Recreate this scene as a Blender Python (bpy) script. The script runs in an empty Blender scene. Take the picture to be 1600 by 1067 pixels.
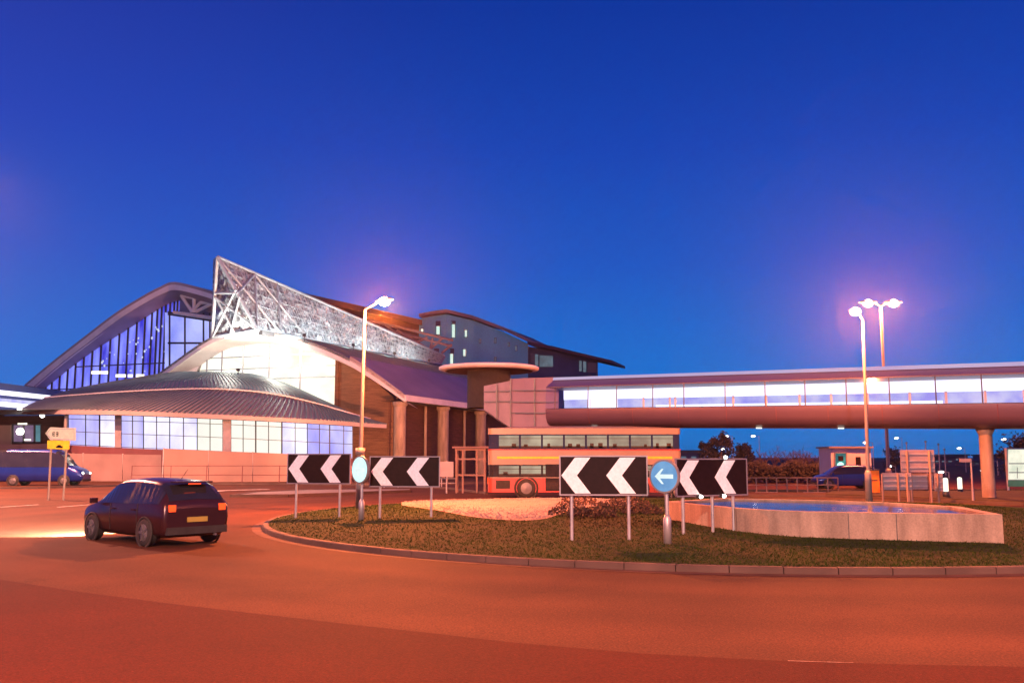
import bpy, bmesh, math, random
from mathutils import Vector, Matrix
random.seed(7)
sc = bpy.context.scene
COL = sc.collection
PI = math.pi

# ------------------------------------------------------------------ camera
F = 1450.0; HOR = 714.0; CX = 800.0; CY = 533.5; CAMH = 2.0
PITCH = math.atan((HOR - CY) / F)
cp, sp = math.cos(PITCH), math.sin(PITCH)
cam = bpy.data.cameras.new("camera"); camo = bpy.data.objects.new("camera", cam); COL.objects.link(camo)
camo.location = (0, 0, CAMH); camo.rotation_euler = (PI/2 + PITCH, 0, 0)
cam.sensor_width = 36; cam.lens = 36 * F / 1600; cam.clip_start = 0.1; cam.clip_end = 6000
sc.camera = camo

def ray(px, py):
    u = (px - CX) / F; v = (CY - py) / F
    return Vector((u, cp - v*sp, sp + v*cp))
def W(px, py, Y):                       # surveyed picture point at ground distance Y
    d = ray(px, py); t = Y / d.y
    return Vector((d.x*t, Y, CAMH + d.z*t))
def G(px, py, z=0.0):                   # surveyed picture point at height z
    d = ray(px, py); t = (z - CAMH) / d.z
    return Vector((d.x*t, d.y*t, z))

# ------------------------------------------------------------------ mesh helpers
class MB:
    def __init__(s): s.v = []; s.f = []; s.sm = []
    def add(s, verts, faces, smooth=False):
        o = len(s.v); s.v += [Vector(p) for p in verts]
        s.f += [tuple(i+o for i in f) for f in faces]; s.sm += [smooth]*len(faces); return s
    def poly(s, *pts): return s.add(pts, [tuple(range(len(pts)))])
    def box(s, c, size, rz=0.0):
        cx, cy, cz = c; x, y, z = size[0]/2, size[1]/2, size[2]/2
        ca, sa = math.cos(rz), math.sin(rz)
        vs = []
        for dz in (-z, z):
            for dx, dy in ((-x,-y),(x,-y),(x,y),(-x,y)):
                vs.append((cx+dx*ca-dy*sa, cy+dx*sa+dy*ca, cz+dz))
        return s.add(vs, [(0,3,2,1),(4,5,6,7),(0,1,5,4),(1,2,6,5),(2,3,7,6),(3,0,4,7)])
    def tube(s, p0, p1, r0, r1=None, n=10, smooth=True, caps=True):
        p0, p1 = Vector(p0), Vector(p1); r1 = r0 if r1 is None else r1
        d = (p1-p0)
        if d.length < 1e-6: return s
        d.normalize(); a = d.orthogonal().normalized(); b = d.cross(a)
        vs = []
        for p, r in ((p0,r0),(p1,r1)):
            for i in range(n):
                t = 2*PI*i/n; vs.append(p + a*(r*math.cos(t)) + b*(r*math.sin(t)))
        fs = [(i,(i+1)%n,n+(i+1)%n,n+i) for i in range(n)]
        s.add(vs, fs, smooth)
        if caps: s.add(vs[:n], [tuple(range(n))[::-1]]); s.add(vs[n:], [tuple(range(n))])
        return s
    def bar(s, p0, p1, w, h):           # rectangular bar, h along the world-up-ish side
        p0, p1 = Vector(p0), Vector(p1); d = (p1-p0).normalized()
        up = Vector((0,0,1)) if abs(d.z) < .95 else Vector((0,1,0))
        a = d.cross(up).normalized()*w/2; b = a.cross(d).normalized()*h/2
        vs = [p+q for p in (p0,p1) for q in (-a-b, a-b, a+b, -a+b)]
        return s.add(vs, [(0,3,2,1),(4,5,6,7),(0,1,5,4),(1,2,6,5),(2,3,7,6),(3,0,4,7)])
    def prism(s, pts, d):               # polygon extruded by vector d
        d = Vector(d); n = len(pts); a = [Vector(p) for p in pts]; b = [p+d for p in a]
        s.add(a+b, [tuple(range(n))[::-1], tuple(range(n,2*n))] + [(i,(i+1)%n,n+(i+1)%n,n+i) for i in range(n)])
        return s
    def grid(s, rows, smooth=True):
        m = len(rows[0]); vs = [p for r in rows for p in r]
        return s.add(vs, [(i*m+j, i*m+j+1, (i+1)*m+j+1, (i+1)*m+j) for i in range(len(rows)-1) for j in range(m-1)], smooth)
    def slab(s, rows, d, smooth=True):  # grid with thickness d
        d = Vector(d); m = len(rows[0]); n = len(rows)
        s.grid(rows, smooth); s.grid([[p+d for p in r] for r in rows], smooth)
        for r in (rows[0], rows[-1]): s.grid([r, [p+d for p in r]], False)
        for j in (0, m-1):
            c = [r[j] for r in rows]; s.grid([c, [p+d for p in c]], False)
        return s
    def ball(s, c, r, nu=12, nv=8, sz=1.0):
        c = Vector(c); vs = []; 
        for j in range(nv+1):
            t = PI*j/nv
            for i in range(nu):
                p = 2*PI*i/nu; vs.append(c+Vector((r*math.sin(t)*math.cos(p), r*math.sin(t)*math.sin(p), r*sz*math.cos(t))))
        return s.add(vs, [(j*nu+i, j*nu+(i+1)%nu, (j+1)*nu+(i+1)%nu, (j+1)*nu+i) for j in range(nv) for i in range(nu)], True)
    def lathe(s, prof, c=(0,0,0), n=24, axis='z', smooth=True):
        c = Vector(c); vs = []
        for r, h in prof:
            for i in range(n):
                t = 2*PI*i/n; x, y = r*math.cos(t), r*math.sin(t)
                vs.append(c + (Vector((x,y,h)) if axis=='z' else Vector((x,h,y)) if axis=='y' else Vector((h,x,y))))
        return s.add(vs, [(j*n+i, j*n+(i+1)%n, (j+1)*n+(i+1)%n, (j+1)*n+i) for j in range(len(prof)-1) for i in range(n)], smooth)
    def build(s, name, mat, parent=None, local=False):
        me = bpy.data.meshes.new(name)
        off = Vector((0,0,0))
        if parent is not None and not local:
            q = parent
            while q is not None: off += Vector(q.location); q = q.parent
        me.from_pydata([tuple(p-off) for p in s.v], [], s.f)
        me.polygons.foreach_set('use_smooth', s.sm)
        me.update()
        if mat is not None: me.materials.append(mat)
        o = bpy.data.objects.new(name, me); COL.objects.link(o)
        if parent is not None: o.parent = parent
        return o

def tag(o, label=None, cat=None, group=None, kind=None):
    if label: o['label'] = label
    if cat: o['category'] = cat
    if group: o['group'] = group
    if kind: o['kind'] = kind
    return o
def thing(name, label, cat, loc=(0,0,0), rz=0.0, group=None):
    o = bpy.data.objects.new(name, None); COL.objects.link(o); o.empty_display_size = .3
    o.location = loc; o.rotation_euler = (0,0,rz)
    return tag(o, label, cat, group)
def copy_tree(o, parent=None):
    c = o.copy(); COL.objects.link(c); c.parent = parent
    for ch in list(o.children): copy_tree(ch, c)
    return c
def cat_rom(pts, n):
    out = []; m = len(pts)-1
    for i in range(n):
        t = i/(n-1)*m; k = min(int(t), m-1); u = t-k
        p0 = pts[max(k-1,0)]; p1 = pts[k]; p2 = pts[k+1]; p3 = pts[min(k+2,m)]
        out.append(.5*((2*p1)+(p2-p0)*u+(2*p0-5*p1+4*p2-p3)*u*u+(3*p1-p0-3*p2+p3)*u**3))
    return out
def lerp(a, b, t): return a + (b-a)*t

# ------------------------------------------------------------------ materials
def _nt(name):
    m = bpy.data.materials.new(name); m.use_nodes = True; nt = m.node_tree
    return m, nt, nt.nodes, nt.links
def mat(name, col, rough=.5, metal=0.0, nscale=3.0, namt=.25, bump=0.0, bscale=None, spec=.5, fine=0.0, fscale=120.0, stretch=None):
    m, nt, N, L = _nt(name); b = N['Principled BSDF']
    tc = N.new('ShaderNodeTexCoord'); mp = N.new('ShaderNodeMapping'); L.new(tc.outputs['Object'], mp.inputs['Vector'])
    if stretch: mp.inputs['Scale'].default_value = stretch
    n = N.new('ShaderNodeTexNoise'); n.inputs['Scale'].default_value = nscale; n.inputs['Detail'].default_value = 6
    L.new(mp.outputs[0], n.inputs['Vector'])
    r = N.new('ShaderNodeMapRange'); L.new(n.outputs['Fac'], r.inputs['Value'])
    r.inputs['From Min'].default_value = .3; r.inputs['From Max'].default_value = .7
    r.inputs['To Min'].default_value = 1-namt; r.inputs['To Max'].default_value = 1+namt
    val = r.outputs[0]
    if fine:
        n2 = N.new('ShaderNodeTexNoise'); n2.inputs['Scale'].default_value = fscale; n2.inputs['Detail'].default_value = 3
        L.new(tc.outputs['Object'], n2.inputs['Vector'])
        r2 = N.new('ShaderNodeMapRange'); L.new(n2.outputs['Fac'], r2.inputs['Value'])
        r2.inputs['From Min'].default_value = .3; r2.inputs['From Max'].default_value = .7
        r2.inputs['To Min'].default_value = 1-fine; r2.inputs['To Max'].default_value = 1+fine
        mm = N.new('ShaderNodeMath'); mm.operation = 'MULTIPLY'; L.new(val, mm.inputs[0]); L.new(r2.outputs[0], mm.inputs[1]); val = mm.outputs[0]
    vm = N.new('ShaderNodeVectorMath'); vm.operation = 'SCALE'; vm.inputs[0].default_value = col[:3]; L.new(val, vm.inputs['Scale'])
    L.new(vm.outputs[0], b.inputs['Base Color'])
    b.inputs['Roughness'].default_value = rough; b.inputs['Metallic'].default_value = metal
    b.inputs['Specular IOR Level'].default_value = spec
    if bump:
        bp = N.new('ShaderNodeBump'); bp.inputs['Strength'].default_value = bump; bp.inputs['Distance'].default_value = .02
        nb = N.new('ShaderNodeTexNoise'); nb.inputs['Scale'].default_value = bscale or nscale*6; nb.inputs['Detail'].default_value = 4
        L.new(tc.outputs['Object'], nb.inputs['Vector']); L.new(nb.outputs['Fac'], bp.inputs['Height']); L.new(bp.outputs[0], b.inputs['Normal'])
    return m
def glow(name, col, strength, col2=None, nscale=1.0, contrast=.35, stretch=(1,1,1), spots=0.0, sscale=2.0):
    """a lit surface: emission with an uneven, procedural brightness"""
    m, nt, N, L = _nt(name); N.remove(N['Principled BSDF']); out = N['Material Output']
    e = N.new('ShaderNodeEmission'); L.new(e.outputs[0], out.inputs['Surface'])
    tc = N.new('ShaderNodeTexCoord'); mp = N.new('ShaderNodeMapping'); mp.inputs['Scale'].default_value = stretch
    L.new(tc.outputs['Object'], mp.inputs['Vector'])
    n = N.new('ShaderNodeTexNoise'); n.inputs['Scale'].default_value = nscale; n.inputs['Detail'].default_value = 5
    L.new(mp.outputs[0], n.inputs['Vector'])
    cr = N.new('ShaderNodeValToRGB'); L.new(n.outputs['Fac'], cr.inputs[0])
    cr.color_ramp.elements[0].position = .5-contrast/2; cr.color_ramp.elements[1].position = .5+contrast/2
    c2 = col2 or tuple(c*.6 for c in col[:3])
    cr.color_ramp.elements[0].color = (*c2[:3],1); cr.color_ramp.elements[1].color = (*col[:3],1)
    L.new(cr.outputs[0], e.inputs['Color']); e.inputs['Strength'].default_value = strength
    if spots:
        vo = N.new('ShaderNodeTexVoronoi'); vo.inputs['Scale'].default_value = sscale; L.new(tc.outputs['Object'], vo.inputs['Vector'])
        r = N.new('ShaderNodeMapRange'); L.new(vo.outputs['Distance'], r.inputs['Value'])
        r.inputs['From Min'].default_value = .05; r.inputs['From Max'].default_value = .32
        r.inputs['To Min'].default_value = strength+spots; r.inputs['To Max'].default_value = strength
        L.new(r.outputs[0], e.inputs['Strength'])
    return m

M = {}
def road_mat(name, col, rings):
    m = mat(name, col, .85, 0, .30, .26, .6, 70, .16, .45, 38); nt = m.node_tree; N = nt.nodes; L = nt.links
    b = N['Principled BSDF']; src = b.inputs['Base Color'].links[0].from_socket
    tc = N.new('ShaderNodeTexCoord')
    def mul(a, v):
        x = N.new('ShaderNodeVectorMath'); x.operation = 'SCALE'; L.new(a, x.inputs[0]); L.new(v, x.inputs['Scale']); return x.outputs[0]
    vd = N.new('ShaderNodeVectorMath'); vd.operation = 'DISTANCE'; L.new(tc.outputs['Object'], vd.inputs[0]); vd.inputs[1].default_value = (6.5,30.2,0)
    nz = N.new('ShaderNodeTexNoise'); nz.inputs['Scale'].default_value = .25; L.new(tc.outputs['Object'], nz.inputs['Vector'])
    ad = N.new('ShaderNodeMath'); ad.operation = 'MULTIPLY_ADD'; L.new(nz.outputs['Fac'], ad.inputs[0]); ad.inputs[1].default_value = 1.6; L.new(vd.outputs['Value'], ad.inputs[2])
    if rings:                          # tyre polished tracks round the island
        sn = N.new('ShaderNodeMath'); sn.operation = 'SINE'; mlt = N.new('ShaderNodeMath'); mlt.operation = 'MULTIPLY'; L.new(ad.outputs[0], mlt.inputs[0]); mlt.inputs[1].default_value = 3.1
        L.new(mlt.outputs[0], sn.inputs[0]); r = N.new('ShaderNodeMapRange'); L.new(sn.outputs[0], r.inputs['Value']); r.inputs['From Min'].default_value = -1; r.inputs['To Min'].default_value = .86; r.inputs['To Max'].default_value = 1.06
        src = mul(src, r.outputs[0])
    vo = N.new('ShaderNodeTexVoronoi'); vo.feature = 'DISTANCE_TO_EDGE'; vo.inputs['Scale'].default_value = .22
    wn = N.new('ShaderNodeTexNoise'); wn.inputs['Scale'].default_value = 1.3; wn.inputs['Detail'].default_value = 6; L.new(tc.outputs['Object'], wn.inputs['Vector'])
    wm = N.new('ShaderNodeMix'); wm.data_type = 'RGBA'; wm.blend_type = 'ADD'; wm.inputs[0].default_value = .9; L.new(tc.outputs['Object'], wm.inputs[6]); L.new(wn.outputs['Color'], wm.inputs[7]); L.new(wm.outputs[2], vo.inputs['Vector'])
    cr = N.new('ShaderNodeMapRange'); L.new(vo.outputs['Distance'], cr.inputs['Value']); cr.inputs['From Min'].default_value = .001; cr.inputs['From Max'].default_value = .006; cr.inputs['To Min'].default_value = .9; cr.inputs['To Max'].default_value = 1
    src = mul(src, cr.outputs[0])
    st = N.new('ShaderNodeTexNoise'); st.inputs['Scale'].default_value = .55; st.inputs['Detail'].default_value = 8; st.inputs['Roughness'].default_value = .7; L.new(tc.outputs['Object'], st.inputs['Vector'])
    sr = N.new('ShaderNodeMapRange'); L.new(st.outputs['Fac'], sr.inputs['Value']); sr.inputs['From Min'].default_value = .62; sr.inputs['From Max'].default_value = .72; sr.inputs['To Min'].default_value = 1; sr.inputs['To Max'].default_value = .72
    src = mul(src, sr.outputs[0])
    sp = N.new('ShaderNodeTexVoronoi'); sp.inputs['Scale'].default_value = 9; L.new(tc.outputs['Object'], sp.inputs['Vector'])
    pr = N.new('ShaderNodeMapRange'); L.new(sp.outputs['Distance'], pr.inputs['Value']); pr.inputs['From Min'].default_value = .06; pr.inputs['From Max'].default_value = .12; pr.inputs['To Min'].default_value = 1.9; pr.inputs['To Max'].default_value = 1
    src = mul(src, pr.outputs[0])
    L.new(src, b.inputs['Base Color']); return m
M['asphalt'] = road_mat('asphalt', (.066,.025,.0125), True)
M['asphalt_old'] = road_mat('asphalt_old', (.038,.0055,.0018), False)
M['paving'] = mat('paving', (.16,.15,.15), .7, 0, .6, .2, .3, 30, .4, .2, 30)
M['channel'] = mat('channel_concrete', (.085,.045,.034), .8, 0, 1.5, .3, .3, 30, .2)
M['kerb'] = mat('kerb_stone', (.065,.042,.036), .8, 0, 1.2, .3, .3, 40)
M['paint'] = mat('road_paint', (.55,.54,.52), .6, 0, 3, .35, .1, 40)
M['soil'] = mat('turf_soil', (.012,.025,.0010), .95, 0, .8, .4, .6, 30, .2, .4, 25)
M['grass'] = mat('grass_blade', (.018,.037,.0012), .8, 0, .6, .3, 0, None, .2)
M['verge'] = mat('verge_turf', (.05,.035,.016), .95, 0, .6, .4, .6, 20, .2)
M['gravel'] = mat('gravel', (.26,.20,.185), .85, 0, 2.0, .2, .8, 30, .3, .4, 28)
M['pebble'] = mat('pebble', (.42,.37,.35), .8, 0, 4, .45)
M['conc'] = mat('concrete', (.31,.24,.18), .8, 0, 1.4, .30, .3, 14, .3, .14, 30, (2.2,2.2,.45))
M['shrub'] = mat('shrub_leaf', (.055,.024,.012), .8, 0, 2.0, .5)
M['leaf'] = mat('evergreen_leaf', (.030,.028,.026), .8, 0, .8, .5)
M['bark'] = mat('bark', (.09,.055,.045), .9, 0, 4, .4)
M['galv'] = mat('galvanised_steel', (.42,.41,.41), .45, .55, 4, .15)
M['white_steel'] = mat('white_painted_steel', (.20,.185,.18), .45, 0, 2, .1)
M['dark_steel'] = mat('dark_steel', (.05,.05,.055), .45, .3, 3, .2)
M['roofmetal'] = mat('roof_metal', (.35,.29,.29), .5, .05, .25, .18, .08, 3)
M['roofdark'] = mat('roof_metal_upper', (.13,.185,.20), .5, .1, .3, .2, .1, 3)
M['fascia'] = mat('fascia_white', (.74,.70,.68), .45, 0, .5, .12)
M['silver'] = mat('silver_steel', (.40,.47,.50), .4, .3, 2, .15)
M['soffit'] = mat('soffit_panel', (.30,.26,.32), .55, 0, .4, .15)
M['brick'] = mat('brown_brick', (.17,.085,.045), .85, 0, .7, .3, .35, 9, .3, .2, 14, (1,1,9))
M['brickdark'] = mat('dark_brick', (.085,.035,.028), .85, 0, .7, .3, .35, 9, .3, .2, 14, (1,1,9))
M['panel'] = mat('cladding_panel', (.24,.19,.24), .5, .1, .4, .15, .05, 5)
M['hoard'] = mat('hoarding_panel', (.25,.165,.14), .7, 0, .5, .14, .05, 8)
M['wallpink'] = mat('render_wall', (.19,.13,.13), .75, 0, .5, .18, .1, 8)
M['redwall'] = mat('maroon_panel', (.12,.035,.045), .7, 0, .8, .2)
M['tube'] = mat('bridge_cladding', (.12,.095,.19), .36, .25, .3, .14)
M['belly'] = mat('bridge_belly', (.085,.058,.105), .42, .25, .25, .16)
M['hotelgrey'] = mat('hotel_render', (.17,.56,.60), .8, 0, .15, .12, 0, None, .3, .08, 3, (1,1,.3))
M['hoteldark'] = mat('hotel_dark_cladding', (.06,.06,.10), .6, 0, .3, .2)
M['hotelred'] = mat('hotel_red_roof', (.085,.026,.03), .7, 0, .3, .2)
M['black'] = mat('sign_black', (.012,.004,.005), .6, 0, 8, .3, 0, None, .15)
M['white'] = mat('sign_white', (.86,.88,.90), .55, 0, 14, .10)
M['signcream'] = mat('sign_cream', (.50,.42,.34), .5, 0, 6, .12)
M['signback'] = mat('sign_back_grey', (.27,.24,.27), .5, .3, 2, .12)
M['rubber'] = mat('rubber', (.02,.02,.02), .8, 0, 6, .3)
M['rim'] = mat('alloy_rim', (.16,.16,.17), .5, .5, 6, .1)
M['glassdark'] = mat('dark_glass', (.018,.019,.024), .06, 0, 2, .2, 0, None, .8)
M['plate'] = mat('yellow_plate', (.34,.27,.05), .5, 0, 3, .1)
M['yellow'] = mat('sign_yellow', (.75,.42,.015), .5, 0, 5, .15)
M['orange'] = mat('orange_plastic', (.65,.19,.015), .55, 0, 4, .2)
M['carblue'] = mat('blue_car_paint', (.008,.025,.20), .25, .2, 2, .08)
M['cardark'] = mat('dark_maroon_car_paint', (.040,.014,.018), .22, .3, 2, .1)
M['carsilver'] = mat('silver_car_paint', (.32,.32,.34), .3, .4, 2, .08)
M['bus_red'] = mat('bus_red_paint', (.34,.045,.025), .3, 0, 1, .1)
M['bus_cream'] = mat('bus_cream_paint', (.20,.16,.12), .35, 0, 1, .1)
M['g_bus'] = glow('bus_lit_windows', (.66,.54,.38), .95, (.30,.20,.15), .9, .4, (1,1,1))
M['kiosk'] = mat('kiosk_white', (.52,.48,.52), .6, 0, .8, .12)
# lit things
M['g_gable'] = glow('gable_light', (1.0,1.0,.92), 1.35, (.80,.77,.56), .2, .35, (1,1,1.6), 2.2, .11)
M['g_blue'] = glow('atrium_blue_light', (.24,.28,1.0), 1.35, (.03,.03,.50), .42, .30, (1.5,1.5,.35), 0)
M['g_bluepale'] = glow('atrium_pale_light', (.45,.50,1.0), 1.15, (.22,.26,.85), .3, .4, (1,1,1))
M['g_win'] = glow('hall_window_light', (1.0,.97,.95), 1.3, (.60,.56,.96), .42, .35, (1,1,.7), 0)
M['g_winwarm'] = glow('hall_window_warm', (1.0,.97,.84), 1.15, (.86,.84,.76), .5, .4, (1,1,.8), 0)
M['g_winblue'] = glow('hall_window_blue', (.72,.68,1.0), 1.1, (.34,.31,.92), .5, .4, (1,1,.4), 0)
M['g_tube'] = glow('bridge_light', (.95,.95,1.0), 1.7, (.86,.84,1.0), .3, .5)
M['g_tubewall'] = glow('bridge_far_wall_light', (.82,.82,1.0), 1.0, (.40,.38,.95), 1.1, .4)
M['g_rim'] = glow('bridge_rim_painted_glow', (.78,.62,.88), .75, (.60,.46,.80), .2, .5)  # bridge roof edge made to glow in place of lamplight falling on it
M['g_lamp'] = glow('sodium_lens', (1.0,.62,.34), 40)
M['g_white'] = glow('white_lens', (1.0,.93,.85), 12)
M['g_head'] = glow('headlamp_lens', (1.0,.92,.74), 9)
M['g_tail'] = glow('taillamp_lens', (1.0,.07,.015), 2.6)
M['g_hotel'] = glow('hotel_window_light', (.78,1.0,.86), 1.0, (.6,.85,.75), 1.0, .4)
M['g_dim'] = glow('dim_window_light', (.20,.28,.36), .6)
M['g_kiosk'] = glow('kiosk_green_light', (.10,.42,.36), .8, (.03,.12,.16), 1.2, .3)
M['g_green'] = glow('green_lens', (.45,1.0,.78), 2.2)
M['g_poster'] = glow('poster_light', (1.0,.95,.78), 1.15, (.62,.66,.52), 1.1, .3)
M['g_post2'] = glow('poster_green_light', (.16,.26,.18), .6)
M['g_spot'] = glow('atrium_spot', (.7,.78,1.0), 1.1)
M['g_bollard'] = glow('bollard_light', (1.0,.92,.72), 2.2)
M['g_shop'] = glow('shop_light', (.34,.22,.34), .8, (.16,.10,.2), 1.2, .4)
M['g_teal'] = glow('shop_teal_light', (.13,.30,.36), .8)
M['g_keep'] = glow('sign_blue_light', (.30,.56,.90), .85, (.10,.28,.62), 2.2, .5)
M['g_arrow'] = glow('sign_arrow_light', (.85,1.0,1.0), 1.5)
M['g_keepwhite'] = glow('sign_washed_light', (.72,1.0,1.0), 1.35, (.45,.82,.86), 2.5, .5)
M['g_flood'] = glow('floodlight_lens', (1.0,.98,.8), 14)

# water
def water_mat():
    m, nt, N, L = _nt('pond_water'); b = N['Principled BSDF']
    b.inputs['Base Color'].default_value = (.012,.010,.022,1); b.inputs['Roughness'].default_value = .06
    tc = N.new('ShaderNodeTexCoord'); n = N.new('ShaderNodeTexNoise'); n.inputs['Scale'].default_value = 2.2; n.inputs['Detail'].default_value = 5
    L.new(tc.outputs['Object'], n.inputs['Vector'])
    bp = N.new('ShaderNodeBump'); bp.inputs['Strength'].default_value = .45; bp.inputs['Distance'].default_value = .04
    L.new(n.outputs['Fac'], bp.inputs['Height']); L.new(bp.outputs[0], b.inputs['Normal'])
    return m
M['water'] = water_mat()
def clear_glass():
    m, nt, N, L = _nt('bridge_glass'); N.remove(N['Principled BSDF']); out = N['Material Output']
    t = N.new('ShaderNodeBsdfTransparent'); t.inputs[0].default_value = (.86,.86,.96,1)
    g = N.new('ShaderNodeBsdfGlossy'); g.inputs['Roughness'].default_value = .05
    n = N.new('ShaderNodeTexNoise'); n.inputs['Scale'].default_value = .6
    r = N.new('ShaderNodeMapRange'); L.new(n.outputs['Fac'], r.inputs['Value']); r.inputs['To Min'].default_value = .04; r.inputs['To Max'].default_value = .12
    mx = N.new('ShaderNodeMixShader'); L.new(r.outputs[0], mx.inputs[0]); L.new(t.outputs[0], mx.inputs[1]); L.new(g.outputs[0], mx.inputs[2])
    L.new(mx.outputs[0], out.inputs['Surface']); return m
M['glass'] = clear_glass()
def mesh_mat():
    """perforated, crumpled silver mesh of the roof sail"""
    m, nt, N, L = _nt('silver_mesh'); b = N['Principled BSDF']; out = N['Material Output']
    tc = N.new('ShaderNodeTexCoord')
    v = N.new('ShaderNodeTexVoronoi'); v.inputs['Scale'].default_value = 4.2; L.new(tc.outputs['Object'], v.inputs['Vector'])
    n = N.new('ShaderNodeTexNoise'); n.inputs['Scale'].default_value = .55; n.inputs['Detail'].default_value = 6; L.new(tc.outputs['Object'], n.inputs['Vector'])
    cr = N.new('ShaderNodeValToRGB'); L.new(v.outputs['Color'], cr.inputs[0])
    cr.color_ramp.elements[0].color = (.19,.22,.25,1); cr.color_ramp.elements[1].color = (.66,.78,.82,1)
    cr.color_ramp.elements[0].position = .2; cr.color_ramp.elements[1].position = .8
    mx = N.new('ShaderNodeMix'); mx.data_type = 'RGBA'; mx.blend_type = 'MULTIPLY'; mx.inputs[0].default_value = .75
    L.new(cr.outputs[0], mx.inputs[6]); 
    cr2 = N.new('ShaderNodeValToRGB'); L.new(n.outputs['Fac'], cr2.inputs[0])
    cr2.color_ramp.elements[0].position = .35; cr2.color_ramp.elements[1].position = .62
    cr2.color_ramp.elements[0].color = (.35,.33,.34,1); cr2.color_ramp.elements[1].color = (1,1,1,1)
    L.new(cr2.outputs[0], mx.inputs[7]); L.new(mx.outputs[2], b.inputs['Base Color'])
    b.inputs['Metallic'].default_value = .3; b.inputs['Roughness'].default_value = .45
    bp = N.new('ShaderNodeBump'); bp.inputs['Strength'].default_value = .6; bp.inputs['Distance'].default_value = .15
    L.new(v.outputs['Distance'], bp.inputs['Height']); L.new(bp.outputs[0], b.inputs['Normal'])
    return m
M['mesh'] = mesh_mat()

# ------------------------------------------------------------------ lights
SOD = (1.0, .27, .11)
def point(name, loc, energy, col, rad=.15, parent=None, spot=None, aim=None):
    l = bpy.data.lights.new(name, 'SPOT' if spot else 'POINT'); l.energy = energy; l.color = col; l.shadow_soft_size = rad
    o = bpy.data.objects.new(name, l); COL.objects.link(o)
    if spot: l.spot_size = math.radians(spot); l.spot_blend = .6
    if parent is not None: o.parent = parent
    o.location = loc
    if aim is not None: o.rotation_euler = Vector(aim).to_track_quat('-Z','Y').to_euler()
    return o

# ------------------------------------------------------------------ world
w = bpy.data.worlds.new("World"); sc.world = w; w.use_nodes = True
N = w.node_tree.nodes; L = w.node_tree.links; bg = N['Background']
sky = N.new('ShaderNodeTexSky'); sky.sky_type = 'NISHITA'; sky.sun_disc = False
sky.sun_elevation = math.radians(-3.0); sky.sun_rotation = math.radians(200)
tc = N.new('ShaderNodeTexCoord'); sx = N.new('ShaderNodeSeparateXYZ'); L.new(tc.outputs['Generated'], sx.inputs[0])
cr = N.new('ShaderNodeValToRGB'); L.new(sx.outputs['Z'], cr.inputs[0])
E = cr.color_ramp.elements
E[0].position = 0.0; E[0].color = (.010,.200,.64,1)
E[1].position = 1.0; E[1].color = (.0005,.012,.14,1)
for p, c in ((.10,(.004,.156,.63)), (.20,(.003,.096,.56)), (.32,(.001,.058,.47)), (.45,(.0005,.036,.35))):
    e = E.new(p); e.color = (*c,1)
# a little sodium light pollution painted as violet into the left sky
mixx = N.new('ShaderNodeMix'); mixx.data_type = 'RGBA'; mixx.blend_type = 'ADD'
mr = N.new('ShaderNodeMapRange'); L.new(sx.outputs['X'], mr.inputs['Value'])
mr.interpolation_type = 'SMOOTHSTEP'; mr.inputs['From Min'].default_value = .05; mr.inputs['From Max'].default_value = -.75; mr.inputs['To Min'].default_value = 0; mr.inputs['To Max'].default_value = 1
L.new(mr.outputs[0], mixx.inputs[0]); L.new(cr.outputs[0], mixx.inputs[6]); mixx.inputs[7].default_value = (.022,.002,.004,1)
add = N.new('ShaderNodeMix'); add.data_type = 'RGBA'; add.blend_type = 'ADD'; add.inputs[0].default_value = .02
L.new(mixx.outputs[2], add.inputs[6]); L.new(sky.outputs[0], add.inputs[7])
L.new(add.outputs[2], bg.inputs['Color']); bg.inputs['Strength'].default_value = 1.0
sc.view_settings.view_transform = 'Standard'; sc.view_settings.look = 'None'; sc.view_settings.gamma = 1; sc.view_settings.exposure = 0

# ------------------------------------------------------------------ ground, road, roundabout
mb = MB().poly((-1500,-400,-.004),(1500,-400,-.004),(1500,3000,-.004),(-1500,3000,-.004))
tag(mb.build('ground', M['verge']), kind='structure')
mb = MB().poly((-170,-40,.004),(150,-40,.004),(150,110,.004),(-170,110,.004))
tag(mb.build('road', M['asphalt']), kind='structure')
edge = [G(x,y,.008) for x,y in ((-500,800),(-240,862),(0,905),(130,925),(270,943),(400,958),(530,973),(660,987),(800,1003),(1000,1020),(1200,1031),(1400,1037),(1600,1041),(1900,1043),(2400,1030))]
mb = MB(); pts = edge + [Vector((30,-30,.008)), Vector((-30,-30,.008))]
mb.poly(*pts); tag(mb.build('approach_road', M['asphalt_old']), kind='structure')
# worn joint line along the seam
mb = MB(); seam = cat_rom(edge[8:13], 40); rnd = random.Random(3)
for a, b in zip(seam[21:26], seam[22:27]):
    if rnd.random() < .8:
        d = (b-a).normalized(); n = Vector((-d.y,d.x,0))*.009*rnd.uniform(.5,1.2)
        up = Vector((0,0,.005)); mb.poly(a-n+up, b-n+up, b+n+up, a+n+up)
tag(mb.build('road_marking', M['gravel']), kind='structure')

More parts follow.
